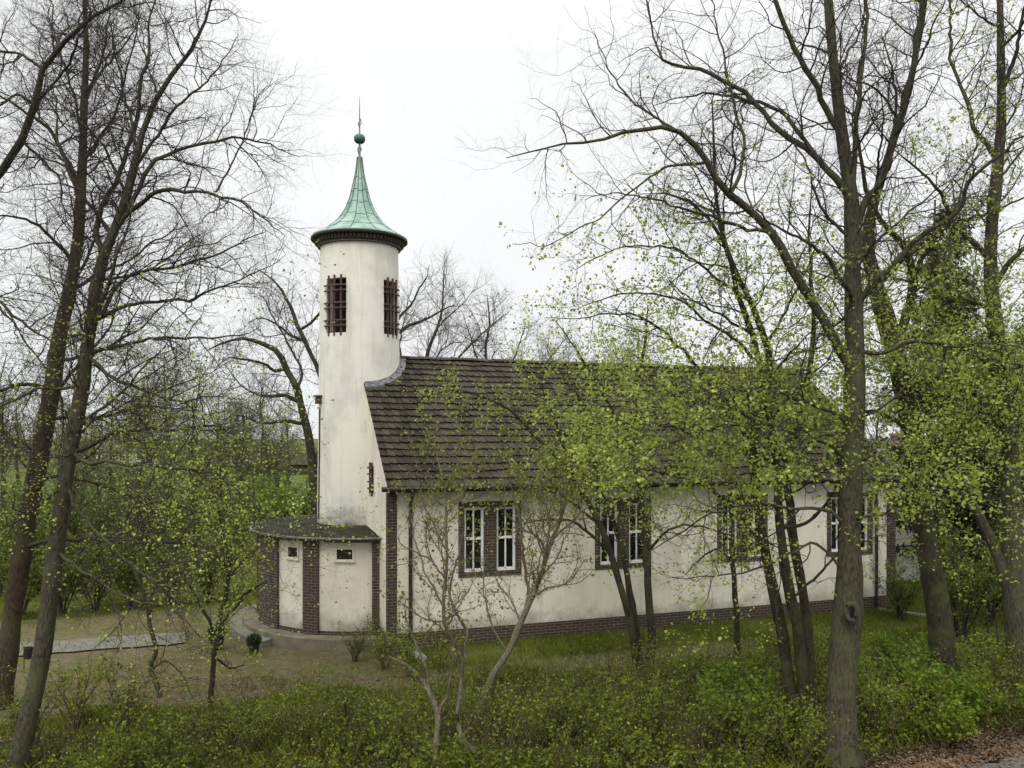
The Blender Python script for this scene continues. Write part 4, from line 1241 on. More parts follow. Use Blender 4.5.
finish_tree('elder_shrub', 'pale leaning shrub with forked stem before the first window bay', 'shrub', 'pale stemmed shrubs in the foreground', (*[pix(478, 725, D_)[k] for k in (0, 1)], 0),
            limbs, levels_mod(.5, up=(.22, .12, .08), wob=(.18, .18, .15)), 28, M['bark_tan'], M['twig_tan'], M['leaf_olive'], .052, .042, lowleaf(3, 6, .8, .8), fm, flare=.1)
D_ = 13.8
G3_sp = [([(434, 772, 3.4), (437, 740, 3.2), (437, 712, 3), (428, 688, 2.6), (415, 672, 2.2), (404, 664, 1.6), (388, 656, .8)], .2, .3),
         ([(437, 715, 2), (450, 690, 1.7), (455, 660, 1.2), (452, 630, .6)], -.4, .1), ([(428, 690, 1.6), (422, 655, 1.3), (410, 630, .9), (405, 610, .4)], .3, .1)]
limbs, fm = traced(D_, G3_sp)
finish_tree('elder_shrub', 'low bent pale stem arching left near the bottom of the slope', 'shrub', 'pale stemmed shrubs in the foreground', (*[pix(434, 768, D_)[k] for k in (0, 1)], 0),
            limbs, levels_mod(.42, up=(.22, .12, .08)), 29, M['bark_tan'], M['twig_tan'], M['leaf_mid'], .055, .07, None, fm, flare=.1)
print('G')

# ---- left pair
D_ = 13.5
I_sp = [
    ([(12, 785, 15), (24, 735, 14), (36, 685, 13.4), (46, 630, 13), (54, 570, 12.6), (62, 510, 12.2), (70, 460, 11.8), (78, 415, 11.2), (86, 370, 10.4), (95, 310, 9.4), (104, 262, 8.4), (114, 235, 7.6), (126, 208, 6.8), (136, 170, 6), (146, 130, 5), (164, 88, 4), (188, 55, 3), (205, 25, 2.2), (214, -10, 1.2)], .6, .4),
    ([(104, 268, 6), (98, 235, 5.6), (100, 215, 5.2), (122, 170, 4.6), (140, 120, 4), (152, 70, 3), (158, 20, 2), (165, -30, 1)], 1.4, .1),
    ([(116, 232, 5), (135, 205, 4.6), (158, 192, 4.2), (185, 190, 3.6), (214, 192, 3), (246, 203, 2.1), (273, 224, 1.1), (285, 236, .5)], -.8, .12),
    ([(126, 210, 4.6), (146, 180, 4.2), (165, 158, 3.8), (191, 145, 3.3), (214, 139, 2.8), (235, 137, 2.3), (268, 145, 1.5), (300, 157, .6)], .7, .12),
    ([(98, 318, 4.4), (115, 308, 4), (137, 304, 3.6), (165, 298, 3), (191, 293, 2.5), (230, 282, 1.7), (262, 268, .9), (285, 255, .5)], -1.2, .12),
    ([(88, 360, 4.2), (105, 350, 3.8), (130, 345, 3.4), (165, 338, 2.8), (200, 338, 2.2), (235, 338, 1.4), (262, 325, .6)], .9, .12),
    ([(74, 455, 6), (86, 444, 5.4), (100, 438, 4.8), (118, 431, 4.2), (146, 428, 3.6), (178, 426, 3), (205, 423, 2.6), (223, 427, 2.1), (236, 442, 1.8), (243, 465, 1.5), (248, 495, 1.2), (252, 530, .9), (258, 565, .5)], -1.2, .2),
    ([(70, 468, 5), (88, 462, 4.5), (112, 459, 4), (141, 459, 3.4), (182, 466, 2.8), (205, 474, 2.3), (228, 484, 1.9), (245, 500, 1.5), (260, 525, 1.1), (268, 555, .8), (268, 590, .5)], -2.0, .2),
    ([(95, 315, 4), (120, 285, 3.6), (150, 268, 3.1), (190, 262, 2.5), (230, 250, 1.7), (265, 232, .8)], 1.5, .1),
    ([(136, 172, 3.6), (160, 130, 3.1), (180, 105, 2.5), (205, 85, 1.9), (225, 60, 1.2), (238, 35, .5)], -.9, .1),
    ([(64, 500, 3.6), (85, 520, 3.2), (110, 545, 2.8), (140, 570, 2.2), (165, 585, 1.6), (200, 600, 1), (235, 625, .5)], -1.5, .2),
    ([(56, 560, 3.4), (80, 575, 3), (105, 590, 2.6), (135, 605, 2), (160, 610, 1.4), (195, 615, .6)], -1.8, .2),
    ([(80, 400, 4), (60, 388, 3.4), (35, 392, 2.8), (10, 405, 2.2), (-30, 415, 1)], -1.0, .15),
    ([(68, 480, 3), (45, 500, 2.6), (15, 520, 2), (-20, 535, .8)], -1.2, .15),
    ([(90, 345, 4), (110, 375, 3.6), (140, 392, 3), (170, 400, 2.4), (205, 396, 1.6), (245, 400, .7)], -1.6, .15),
    ([(214, 192, 2.2), (232, 165, 1.8), (245, 130, 1.4), (252, 100, 1), (254, 70, .5)], .5, .1),
]
limbs, fm = traced(D_, I_sp, rs=(0.62, 0.5))
limbs, fm = extra_limbs(limbs, fm, 0, 12, 3.0, 58, .15, 90, .35, .9)
finish_tree('maple_tree', 'grey leaning bare tree at the left edge with long branches reaching toward the tower', 'tree', 'old trees around the churchyard', (*[pix(14, 777, D_)[k] for k in (0, 1)], 0),
            limbs, levels_mod(.92, up=(.05, .02, .02), spacing=(.17, .11, .075)), 31, M['bark_grey'], M['twig'], M['leaf_lime'], .042, .16, lowleaf(5.0, 9.0, .0, .46), fm, cluster=2, secondary=(1.3, 2.0))
D_ = ground_pt(0, 705)[1]
I2_sp = [
    ([(-6, 715, 17), (2, 680, 15.5), (10, 630, 14.5), (18, 570, 14), (28, 510, 13.5), (40, 455, 12.6), (48, 405, 12), (54, 360, 11.4), (64, 310, 10), (73, 262, 8.6), (78, 220, 7.6), (80, 180, 6.6), (81, 140, 5.8), (83, 90, 4.8), (85, 40, 3.8), (84, -20, 2.6), (82, -80, 1)], .8, .4),
    ([(80, 205, 5), (74, 172, 4.6), (62, 145, 4.2), (48, 122, 3.8), (33, 112, 3), (10, 100, 2.2), (-20, 80, 1)], -.8, .1),
    ([(82, 160, 4), (96, 135, 3.4), (112, 115, 2.8), (125, 80, 2.1), (135, 40, 1.4), (140, 0, .7)], -1.0, .1),
    ([(66, 300, 4.4), (82, 285, 4), (98, 275, 3.4), (125, 262, 2.6), (160, 240, 1.8), (190, 225, .8)], 1.6, .1),
    ([(50, 395, 4.6), (25, 385, 4), (0, 392, 3.2), (-30, 400, 2)], -1.2, .1),
    ([(73, 262, 4), (50, 235, 3.4), (25, 220, 2.6), (-5, 215, 1.6)], -1.0, .1),
    ([(24, 540, 5), (45, 541, 4.6), (88, 541, 4.2), (140, 542, 3.6), (187, 541, 2.8), (225, 548, 1.8), (255, 560, .8)], -1.0, .15),
    ([(32, 490, 4), (55, 478, 3.6), (90, 485, 3), (130, 500, 2.4), (170, 505, 1.7), (205, 520, .8)], 1.4, .15),
    ([(44, 430, 4), (70, 418, 3.6), (110, 415, 3), (150, 405, 2.2), (195, 410, 1.2)], 2.0, .15),
    ([(83, 110, 3.2), (98, 70, 2.6), (108, 30, 1.9), (112, -20, .9)], 1.0, .1),
    ([(83, 120, 3), (70, 80, 2.5), (58, 40, 1.8), (50, -10, .9)], .8, .1),
]
limbs, fm = traced(D_, I2_sp, rs=(0.66, 0.48))
limbs, fm = extra_limbs(limbs, fm, 0, 12, 3.2, 58, .15, 91, .35, .9)
finish_tree('maple_tree', 'reddish brown trunked tree crossing behind the grey leaning tree on the left', 'tree', 'old trees around the churchyard', (*[pix(-4, 708, D_)[k] for k in (0, 1)], 0),
            limbs, levels_mod(1.0, up=(.05, .02, .02), spacing=(.18, .12, .08)), 32, M['bark_red'], M['twig'], M['leaf_lime'], .044, .15, lowleaf(5.6, 9.4, .0, .50), fm, cluster=2, secondary=(1.3, 2.2))
D_ = 15.0
J_sp = [
    ([(-190, 745, 18), (-170, 600, 16), (-140, 450, 14), (-100, 330, 12), (-55, 240, 9.5), (-20, 195, 8), (0, 172, 7), (18, 145, 6.4), (32, 115, 6), (37, 90, 5.4), (40, 75, 5), (52, 55, 4.4), (70, 36, 4), (95, 16, 3.2), (125, 0, 2.4), (150, -25, 1.2)], -1.2, .45),
    ([(40, 75, 3.2), (22, 57, 2.8), (0, 52, 2.4), (-40, 40, 1.2)], .6, .1),
    ([(36, 100, 3), (20, 95, 2.6), (0, 108, 2), (-30, 120, 1)], -.6, .1),
    ([(95, 16, 2), (85, -10, 1.6), (80, -40, .8)], .4, .1),
    ([(-60, 250, 5), (-30, 290, 4.2), (0, 300, 3.4), (35, 330, 2.4), (60, 345, 1.2)], -1.2, .1),
    ([(-120, 390, 6), (-60, 400, 5), (-10, 425, 4), (25, 445, 2.8), (50, 475, 1.2)], -1.5, .2),
    ([(18, 158, 3), (42, 160, 2.5), (56, 175, 2), (62, 205, 1.4), (70, 235, .6)], -.5, .1),
]
limbs, fm = traced(D_, J_sp, rs=(0.55, 0.5))
limbs, fm = extra_limbs(limbs, fm, 0, 7, 2.8, 55, .15, 92, .5, .92)
finish_tree('maple_tree', 'tree outside the left edge whose curved bare limb enters at the top corner', 'tree', 'old trees around the churchyard', (*[pix(-190, 745, 14.7)[k] for k in (0, 1)], 0),
            limbs, levels_mod(.95, up=(.05, .02, .02), spacing=(.17, .12, .08)), 33, M['bark_dark'], M['twig'], M['leaf_lime'], .044, .2, lowleaf(4.8, 7.6, .0, .3), fm, cluster=2, secondary=(1.3, 2.0))
print('I J')

# ---- saplings by the path
D_ = ground_pt(159, 694)[1]
H_sp = [([(160, 697, 2.8), (155, 680, 2.6), (150, 668, 2.6), (156, 652, 2.3), (151, 632, 2.1), (148, 610, 1.8), (140, 585, 1.3), (128, 560, .6)], .2, .3),
        ([(149, 615, 1.4), (165, 602, 1.2), (182, 615, .9), (205, 640, .5)], -.6, .1), ([(151, 668, 1.3), (168, 660, 1.1), (182, 672, .9), (192, 695, .5)], -.3, .1), ([(148, 605, 1.3), (160, 580, 1), (175, 560, .5)], .4, .1)]
limbs, fm = traced(D_, H_sp)
finish_tree('sapling', 'bent twiggy sapling standing before the pale paved strip', 'sapling', 'saplings by the path', (*[pix(160, 694, D_)[k] for k in (0, 1)], 0), limbs, levels_mod(.5), 34, M['bark_grey'], M['twig'], M['leaf_lime'], .045, .22, None, fm, flare=.1)
D_ = ground_pt(210, 710)[1]
H_sp = [([(210, 714, 2.8), (211, 690, 2.7), (213, 655, 2.6), (217, 628, 2.4), (224, 600, 2.1), (228, 570, 1.7), (225, 540, 1.2), (218, 510, .6)], .2, .25),
        ([(217, 628, 1.6), (205, 612, 1.3), (192, 590, 1), (180, 570, .5)], -.4, .1), ([(216, 632, 1.6), (232, 610, 1.3), (250, 592, 1), (272, 580, .5)], -.6, .1), ([(226, 585, 1.4), (242, 562, 1.1), (262, 545, .6)], .3, .1),
        ([(213, 655, 1.3), (230, 668, 1), (245, 665, .5)], .4, .1)]
limbs, fm = traced(D_, H_sp)
limbs, fm = extra_limbs(limbs, fm, 0, 6, 1.0, 55, .15, 93, .35, .95)
finish_tree('sapling', 'slim leafy sapling left of the porch with thin forked top', 'sapling', 'saplings by the path', (*[pix(210, 710, D_)[k] for k in (0, 1)], 0), limbs, levels_mod(.55), 35, M['bark_dark'], M['twig'], M['leaf_lime'], .05, .075, None, fm, flare=.1)

# ---- background trees behind the church
D_ = 36.0
K_sp = [
    ([(318, 562, 9), (316, 520, 8.5), (313, 480, 8), (309, 440, 7.6), (301, 405, 7), (297, 388, 6.6), (288, 372, 6), (279, 352, 5.4), (262, 343, 4.2), (243, 338, 3.2), (225, 342, 2), (208, 350, .8)], -1, .4),
    ([(300, 402, 4.6), (285, 395, 4), (268, 394, 3.2), (255, 392, 2.2), (240, 382, 1.4), (225, 365, .7)], 2, .1),
    ([(288, 372, 4), (275, 370, 3.4), (265, 362, 3), (245, 360, 2.2), (228, 358, 1.4), (212, 368, .6)], -2.5, .1),
    ([(312, 470, 6), (328, 430, 5.6), (332, 400, 5.2), (322, 385, 5), (312, 365, 4.8), (305, 345, 4.5), (296, 325, 4), (288, 305, 3.2), (278, 288, 2.4), (268, 276, 1.6), (255, 268, .7)], 1.5, .2),
    ([(300, 335, 3), (318, 315, 2.6), (330, 295, 2), (335, 275, 1), (332, 260, .5)], -1, .1),
    ([(303, 340, 3), (290, 335, 2.6), (275, 322, 2), (262, 318, 1.4), (248, 322, .7)], -1.5, .1),
    ([(330, 410, 4.6), (355, 370, 4.2), (380, 345, 3.8), (405, 330, 3.2), (430, 316, 2.2), (455, 305, 1)], 1, .2),
    ([(380, 345, 3), (400, 318, 2.6), (414, 300, 2), (425, 280, 1.2), (430, 265, .5)], -1, .1),
    ([(297, 390, 3), (300, 370, 2.6), (285, 340, 2), (270, 310, 1.4), (258, 292, .7)], 2, .1),
    ([(308, 430, 4), (285, 420, 3.4), (262, 425, 2.6), (240, 418, 1.6), (220, 420, .8)], -2, .1),
]
limbs, fm = traced(D_, K_sp, rs=(0.55, 0.5))
finish_tree('oak_tree', 'gnarled bare oak standing behind the round tower', 'tree', 'bare trees behind the church', (*[pix(318, 560, D_)[k] for k in (0, 1)], 0),
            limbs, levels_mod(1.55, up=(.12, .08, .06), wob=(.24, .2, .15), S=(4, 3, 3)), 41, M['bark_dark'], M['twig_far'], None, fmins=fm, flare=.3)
D_ = 42.0
K2_sp = [
    ([(420, 545, 8), (420, 480, 7), (422, 420, 6), (426, 360, 5), (432, 340, 4.4), (438, 325, 3.8), (442, 310, 3), (443, 290, 2), (444, 272, 1.2), (445, 262, .5)], 1, .45),
    ([(421, 440, 5), (440, 395, 4.4), (455, 365, 3.8), (470, 345, 3), (485, 330, 2.2), (500, 318, 1.4), (512, 308, .6)], -1.5, .2),
    ([(422, 400, 4), (405, 370, 3.4), (398, 345, 2.6), (404, 318, 1.6), (408, 295, .7)], 1.2, .2),
    ([(435, 332, 3), (448, 318, 2.4), (462, 305, 1.6), (474, 290, .7)], 1.0, .1),
    ([(426, 370, 3), (440, 352, 2.4), (452, 345, 1.8), (465, 342, .8)], -2, .1),
]
limbs, fm = traced(D_, K2_sp, rs=(0.38, 0.32))
finish_tree('oak_tree', 'bare grey oak whose crown rises above the ridge beside the tower', 'tree', 'bare trees behind the church', (*[pix(420, 544, D_)[k] for k in (0, 1)], 0),
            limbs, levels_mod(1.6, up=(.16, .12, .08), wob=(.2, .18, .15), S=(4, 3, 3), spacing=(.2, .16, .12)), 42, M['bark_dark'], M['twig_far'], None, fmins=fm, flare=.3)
D_ = 40.0
K3_sp = [
    ([(495, 550, 7), (494, 480, 6), (492, 420, 5), (488, 370, 4), (486, 345, 3.4), (490, 325, 2.6), (488, 305, 1.6), (487, 294, .7)], 1, .45),
    ([(491, 400, 4), (505, 372, 3.4), (515, 352, 2.6), (522, 335, 1.6), (526, 322, .7)], -1, .2),
    ([(490, 390, 3.4), (478, 365, 2.8), (470, 340, 2), (464, 318, .9)], 1, .2),
    ([(492, 420, 4), (520, 390, 3.2), (545, 365, 2.4), (560, 345, 1.4), (570, 330, .6)], 2, .2),
]
limbs, fm = traced(D_, K3_sp, rs=(0.36, 0.32))
finish_tree('oak_tree', 'thin bare oak with a few withered brown leaves above the ridge', 'tree', 'bare trees behind the church', (*[pix(495, 549, D_)[k] for k in (0, 1)], 0),
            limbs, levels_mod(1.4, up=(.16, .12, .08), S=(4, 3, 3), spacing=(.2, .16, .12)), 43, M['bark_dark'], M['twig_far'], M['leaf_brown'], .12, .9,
            lambda p: 0.35 * (np.sin(p[:, 0] * 2.1) * np.sin(p[:, 2] * 2.3 + 1) > 0.35), fmins=fm, flare=.3)
print('K')

# ---- generic trees (own shapes, reused)
def generic_limbs(h, r0, n, ln, ang, up, seed, lean=(0, 0), f0=.3):
    r_ = np.random.default_rng(seed)
    k = np.linspace(0, 1, 9)
    pts = np.stack([lean[0] * k ** 1.3 * h + np.cumsum(r_.normal(0, .012 * h, 9)) * (k > 0), lean[1] * k ** 1.3 * h + np.cumsum(r_.normal(0, .012 * h, 9)) * (k > 0), -.15 + k * h], 1)
    rad = r0 * (1 - .9 * k)
    limbs = [resample(pts, rad, 26)]; fm = [f0]
    return extra_limbs(limbs, fm, 0, n, ln, ang, up, seed + 1, f0, .97)

def place(root, loc, rz, sc=1.0, label=None, group=None):
    r = root.copy(); C.objects.link(r)
    r.location = loc; r.rotation_euler = (0, 0, rz); r.scale = (sc, sc, sc)
    if label: r['label'] = label
    if group: r['group'] = group
    for ch in list(root.children):
        c = ch.copy(); C.objects.link(c); c.parent = r
    return r

# mid background left: thin trees past the yard
wood = []
spots = [(146, 575, 7.5, .10, 'slender budding tree with upright trunk in the thicket beyond the path', (0, 0), 71),
         (197, 566, 8.5, .13, 'taller budding tree rising from the thicket left of the porch', (.05, 0), 72),
         (246, 545, 7, .11, 'budding tree leaning over the bright bushes left of the tower', (-.08, 0), 73),
         (105, 560, 8, .12, 'budding tree just right of the reddish trunk beyond the path', (.03, 0), 74),
         (-20, 570, 9, .14, 'budding tree showing behind the leftmost trunks', (.1, 0), 75),
         (60, 590, 7, .10, 'budding tree between the two leftmost trunks', (.05, 0), 171),
         (170, 552, 9.5, .13, 'pale budding tree second left of the bright bushes', (-.04, 0), 172),
         (222, 572, 6, .09, 'short budding tree close left of the porch roof', (.04, 0), 173),
         (275, 540, 6.5, .10, 'budding tree overhanging the bright bush at the tower foot', (-.05, 0), 174),
         (125, 590, 6, .08, 'low budding tree at the back of the yard', (.05, 0), 175),
         (1030, 600, 8, .12, 'leafy tree at the far right edge', (-.05, 0), 177),
         (985, 590, 8.5, .13, 'dark stemmed leafy tree behind the right edge trunks', (-.04, 0), 76)]
for px, py, h, r0, lab, lean, sd0 in spots:
    x, y = ground_pt(px, py)
    limbs, fm = generic_limbs(h, r0, 22, 2.4, 52, .16, sd0, lean)
    limbs = [(a + np.array([x, y, 0]), b_) for a, b_ in limbs]
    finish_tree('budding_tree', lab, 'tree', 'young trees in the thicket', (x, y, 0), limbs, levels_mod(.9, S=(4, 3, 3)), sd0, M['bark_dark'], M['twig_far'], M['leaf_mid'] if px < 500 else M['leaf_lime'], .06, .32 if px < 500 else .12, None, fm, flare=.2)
# one budding tree behind the roof
x, y = 4.4, 36.0
limbs, fm = generic_limbs(9.6, .17, 24, 3.0, 50, .18, 77)
limbs = [(a + np.array([x, y, 0]), b_) for a, b_ in limbs]
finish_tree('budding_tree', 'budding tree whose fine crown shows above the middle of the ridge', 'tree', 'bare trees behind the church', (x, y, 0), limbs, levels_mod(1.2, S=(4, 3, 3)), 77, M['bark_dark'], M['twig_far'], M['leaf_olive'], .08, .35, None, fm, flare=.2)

x, y = (548 - 512) / F * 42, 42.0
limbs, fm = generic_limbs(9.2, .17, 24, 3.2, 54, .10, 378, (.04, 0))
limbs = [(a + np.array([x, y, 0]), b_) for a, b_ in limbs]
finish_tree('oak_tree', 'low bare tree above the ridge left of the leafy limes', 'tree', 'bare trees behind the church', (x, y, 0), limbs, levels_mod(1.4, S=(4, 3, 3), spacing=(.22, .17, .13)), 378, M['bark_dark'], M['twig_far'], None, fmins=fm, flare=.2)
# far bare trees along the field edge
limbs, fm = generic_limbs(11, .22, 22, 4.2, 48, .16, 79)
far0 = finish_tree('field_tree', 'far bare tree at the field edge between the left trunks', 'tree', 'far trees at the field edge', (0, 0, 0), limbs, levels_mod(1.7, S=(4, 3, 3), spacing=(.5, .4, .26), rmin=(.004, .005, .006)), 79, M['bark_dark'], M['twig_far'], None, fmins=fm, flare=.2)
limbs, fm = generic_limbs(9, .2, 26, 3.6, 60, .10, 81)
far1 = finish_tree('field_tree', 'far spreading tree at the field edge left of the tower', 'tree', 'far trees at the field edge', (0, 0, 0), limbs, levels_mod(1.6, S=(4, 3, 3), spacing=(.5, .4, .26), rmin=(.004, .005, .006)), 81, M['bark_dark'], M['twig_far'], M['leaf_olive'], .12, .5, None, fm, flare=.2)
fspots = [(60, 70, 1.0, 'far bare tree seen between the reddish and grey trunks'), (125, 82, .95, 'far bare tree above the pale distant house'), (170, 62, .9, 'far bare tree above the left arching branch'),
          (215, 75, 1.05, 'far bare tree over the grey shed roof'), (262, 66, .95, 'far bare tree nearest the gnarled oak'), (20, 90, 1.1, 'far bare tree left of the reddish trunk'), (40, 52, .75, 'nearer field tree left of the grey leaning trunk'), (95, 48, .7, 'nearer field tree just right of the grey leaning trunk'), (150, 50, .8, 'nearer field tree standing in the middle of the left thicket'), (195, 47, .7, 'nearer field tree left of the bright bushes'), (240, 54, .75, 'nearer field tree above the bright bushes'), (275, 50, .7, 'nearer field tree between the gnarled oak and the thicket'), (5, 60, .85, 'field tree at the left edge'), (290, 95, 1.0, 'far tree glimpsed behind the gnarled oak'),
          (560, 70, .75, 'far tree behind the middle of the roof'), (690, 64, .8, 'far tree behind the right half of the roof'), (880, 75, .9, 'far tree seen past the right end of the church'), (975, 66, .9, 'far tree behind the dark spruce'), (1030, 58, .9, 'far tree behind the right edge trunk')]
for i, (px, Dv, s_, lab) in enumerate(fspots):
    p = ((px - 512) / F * Dv, Dv, 0)
    src = far0 if i % 2 == 0 else far1
    if i < 2:
        src.location = p; src.scale = (s_, s_, s_); src['label'] = lab
    else:
        place(src, p, i * 1.7, s_, lab)
# distant wood: one mass
r_ = np.random.default_rng(5)
parts = []
Nt = 700
base = np.stack([r_.uniform(-190, 190, Nt), r_.uniform(150, 240, Nt), np.zeros(Nt)], 1)
H = r_.uniform(5, 11, Nt) * (0.75 + .35 * np.sin(base[:, 0] * .045 + 1))
k = np.linspace(0, 1, 5)[None, :, None]
tr0 = base[:, None, :] + k * np.stack([r_.normal(0, .4, Nt), r_.normal(0, .4, Nt), H], 1)[:, None, :]
rad0 = np.broadcast_to(.16 * (1 - .8 * k[..., 0]), (Nt, 5))
parts.append((*tubes(tr0, rad0, 3), 0))
p1, r1 = grow(spawn(tr0, rad0, .7, .12, r_), 3.2, 50, .2, .15, 4, r_, rl=.02, rmin=.02)
parts.append((*tubes(p1, r1, 3), 0))
p2, r2 = grow(spawn(p1, r1, .8, .1, r_), 1.5, 45, .1, .15, 3, r_, rl=.03, rmin=.02)
parts.append((*tubes(p2, r2, 3), 0))
sp = spawn(p2, r2, .8, .1, r_)
parts.append((*leaves(sp, .5, r_), 1))
dw = np_mesh('distant_wood', parts, [M['twig_far'], M['leaf_olive']])
props(dw, 'distant strip of bare woodland along the horizon', 'woodland', kind='stuff')
print('far')

# ---- spruce at the right
def spruce(name, lab, loc, h, seed):
    r_ = np.random.default_rng(seed)
    t = thing(name, lab, 'tree', loc)
    k = np.linspace(0, 1, 12)
    tr0 = np.stack([r_.normal(0, .03, 12), r_.normal(0, .03, 12), -.1 + k * h], 1)[None]
    rd = (.24 * (1 - .93 * k))[None]
    np_mesh('trunk', [(*tubes(tr0, rd, 10), 0)], [M['bark_grey']], t)
    n = 170
    f = np.sort(r_.uniform(.16, .99, n))
    az = r_.uniform(0, 2 * np.pi, n)
    L = (3.0 * (1 - f) ** .8 + .2) * r_.uniform(.7, 1.15, n)
    P_ = 8; s = np.linspace(0, 1, P_)
    pts = np.zeros((n, P_, 3))
    pts[:, :, 0] = np.cos(az)[:, None] * L[:, None] * s; pts[:, :, 1] = np.sin(az)[:, None] * L[:, None] * s
    pts[:, :, 2] = (f * h)[:, None] + L[:, None] * (-.45 * s + .28 * s ** 2.4)
    pts[:, 1:] += r_.normal(0, .03, (n, P_ - 1, 3))
    rad = (.012 + .010 * L)[:, None] * (1 - .8 * s)
    parts = [(*tubes(pts, rad, 4), 0)]
    sp = spawn(pts, rad, .07, .15, r_)
    q, qr = grow(sp, .78, 62, -.16, .10, 4, r_, rl=.006, rmin=.003, plagio=.5, taper=.55, tropism=-.3)
    parts.append((*tubes(q, qr, 3), 0))
    sp2 = spawn(q, qr, .035, .05, r_)
    v, fq = leaves(sp2, .15, r_, .4, .22, .02)
    parts.append((v, fq, 1))
    np_mesh('crown', parts, [M['twig'], M['needle']], t)
    return t
spruce('spruce_tree', 'dark drooping spruce between the twisted tree and the right edge trunk', (14.3, 27.2, 0), 13.2, 8)
x, y = (1030 - 512) / F * 38, 38
spruce('spruce_tree', 'second dark spruce half hidden behind the right edge trunk', (x, y, 0), 11.5, 9)
print('spruce')

# ---- shrubs: a few shapes, many individuals
def shrub_src(name, lab, cat, group, h, nst, leaf_m, lsize, ln_, seed, spread=.5, twig_m=None, scale=.5, spacing=(.2, .14, .1), loc=(0, 0, 0)):
    r_ = np.random.default_rng(seed)
    az = r_.uniform(0, 2 * np.pi, nst)
    limbs, fm = [], []
    for a in az:
        d = np.array([math.cos(a), math.sin(a), 0]) * spread * r_.uniform(.3, 1.1)
        hh = h * r_.uniform(.65, 1.1)
        k = np.linspace(0, 1, 5)[:, None]
        pts = np.array([0, 0, -.05]) + np.concatenate([d[None, :2] * hh * k ** 1.4, k * hh], 1) + r_.normal(0, .03 * h, (5, 3)) * k + np.append(d[:2] * .12, 0)
        limbs.append(resample(pts, np.linspace(.012 + .006 * h, .004, 5), 14)); fm.append(.15)
    t = finish_tree(name, lab, cat, group, loc, [(a + np.array(loc), b_) for a, b_ in limbs],
                    [dict(spacing=spacing[0], ln=scale * h * .55, ang=45, up=.2, wob=.16, P=5, S=3), dict(spacing=spacing[1], ln=scale * h * .25, ang=45, up=.1, wob=.15, P=3, S=3)],
                    seed, twig_m or M['twig'], twig_m or M['twig'], leaf_m, lsize, ln_, None, fm, flare=0, min_leaf=0, crown_name='foliage')
    for c_ in t.children:
        if c_.name.startswith('trunk'): c_.name = 'stems'
    return t

bright = [shrub_src('bright_shrub', 'x', 'shrub', 'bright bushes beyond the yard', 2.3, 10, M['leaf_bright'], .095, .032, 100 + i, .55) for i in range(2)]
thick = [shrub_src('thicket_shrub', 'x', 'shrub', 'bushes in the thicket', 3.0, 11, M['leaf_mid'], .085, .045, 110 + i, .6) for i in range(2)]
low = [shrub_src('low_shrub', 'x', 'shrub', 'low bushes in the foreground', 1.35, 8, [M['leaf_weed'], M['leaf_ground'], M['leaf_weed']][i], .055, .05, 120 + i, .6, M['twig_tan'], .7, (.13, .10, .07)) for i in range(3)]
leafy = [shrub_src('low_shrub', 'x', 'shrub', 'low bushes in the foreground', 1.0, 13, [M['leaf_bright'], M['leaf_weed']][i], .078, .036, 130 + i, .75, M['twig_tan'], .8, (.11, .08, .06)) for i in range(2)]
used = {}
def put(srcs, px, py, sc, lab, k):
    x, y = ground_pt(px, py)
    s = srcs[k % len(srcs)]
    if s.name not in used:
        used[s.name] = 1
        s.location = (x, y, float(height(np.array(x), np.array(y)))); s.scale = (sc,) * 3; s['label'] = lab; s.rotation_euler = (0, 0, k * 1.3)
    else:
        place(s, (x, y, float(height(np.array(x), np.array(y)))), k * 1.3, sc, lab)
for k, (px, py, sc_, lab) in enumerate([
        (272, 548, 1.5, 'bright green bush directly left of the tower foot'), (300, 535, 1.3, 'bright green bush tucked behind the tower'), (240, 556, 1.25, 'bright green bush just above the porch roof on the left'),
        (200, 545, 1.1, 'bright green bush behind the taller budding tree'), (255, 530, 1.4, 'bright green bush beyond the one at the tower foot'), (150, 530, 1.2, 'bright green bush below the pale distant house'),
        (980, 560, 1.2, 'bright green bush between the right trunks'), (905, 560, 1.1, 'bright green bush before the grey annexe wall'), (1020, 548, 1.2, 'bright green bush behind the right edge tree'), (70, 545, 1.0, 'bright green bush behind the grey leaning trunk')]):
    put(bright, px, py, sc_, lab, k)
for k, (px, py, sc_, lab) in enumerate([
        (20, 618, .9, 'dense bush behind the reddish trunk at the left edge'), (62, 614, .8, 'dense bush behind the far end of the paved strip'), (95, 611, .85, 'dense bush fourth from the porch behind the yard'),
        (130, 609, .8, 'dense bush third from the porch behind the yard'), (170, 606, .85, 'dense bush second from the porch behind the yard'), (208, 602, .8, 'dense bush nearest the porch behind the yard'),
        (0, 596, 1.1, 'rear bush at the left edge behind the dense bushes'), (40, 585, 1.25, 'rear bush behind the two leftmost trunks'), (85, 584, 1.2, 'rear bush right of the grey leaning trunk'), (125, 582, 1.1, 'rear bush around the slender budding tree'), (165, 576, 1.1, 'rear bush between the two budding trees'), (228, 572, 1.0, 'rear bush close to the bright bush by the tower'),
        (55, 556, 1.2, 'distant bush of the thicket seen left of the grey trunk'), (110, 552, 1.3, 'distant bush of the thicket right of the grey trunk'), (175, 548, 1.2, 'distant bush of the thicket before the field'),
        (960, 640, 1.0, 'thicket bush just right of the twisted tree'), (990, 625, 1.0, 'thicket bush between the two right trunks'), (1020, 618, 1.1, 'thicket bush against the right edge'), (900, 622, .6, 'small bush by the church end left of the twisted tree'), (970, 600, 1.2, 'rear thicket bush on the right')]):
    put(thick, px, py, sc_, lab, k)
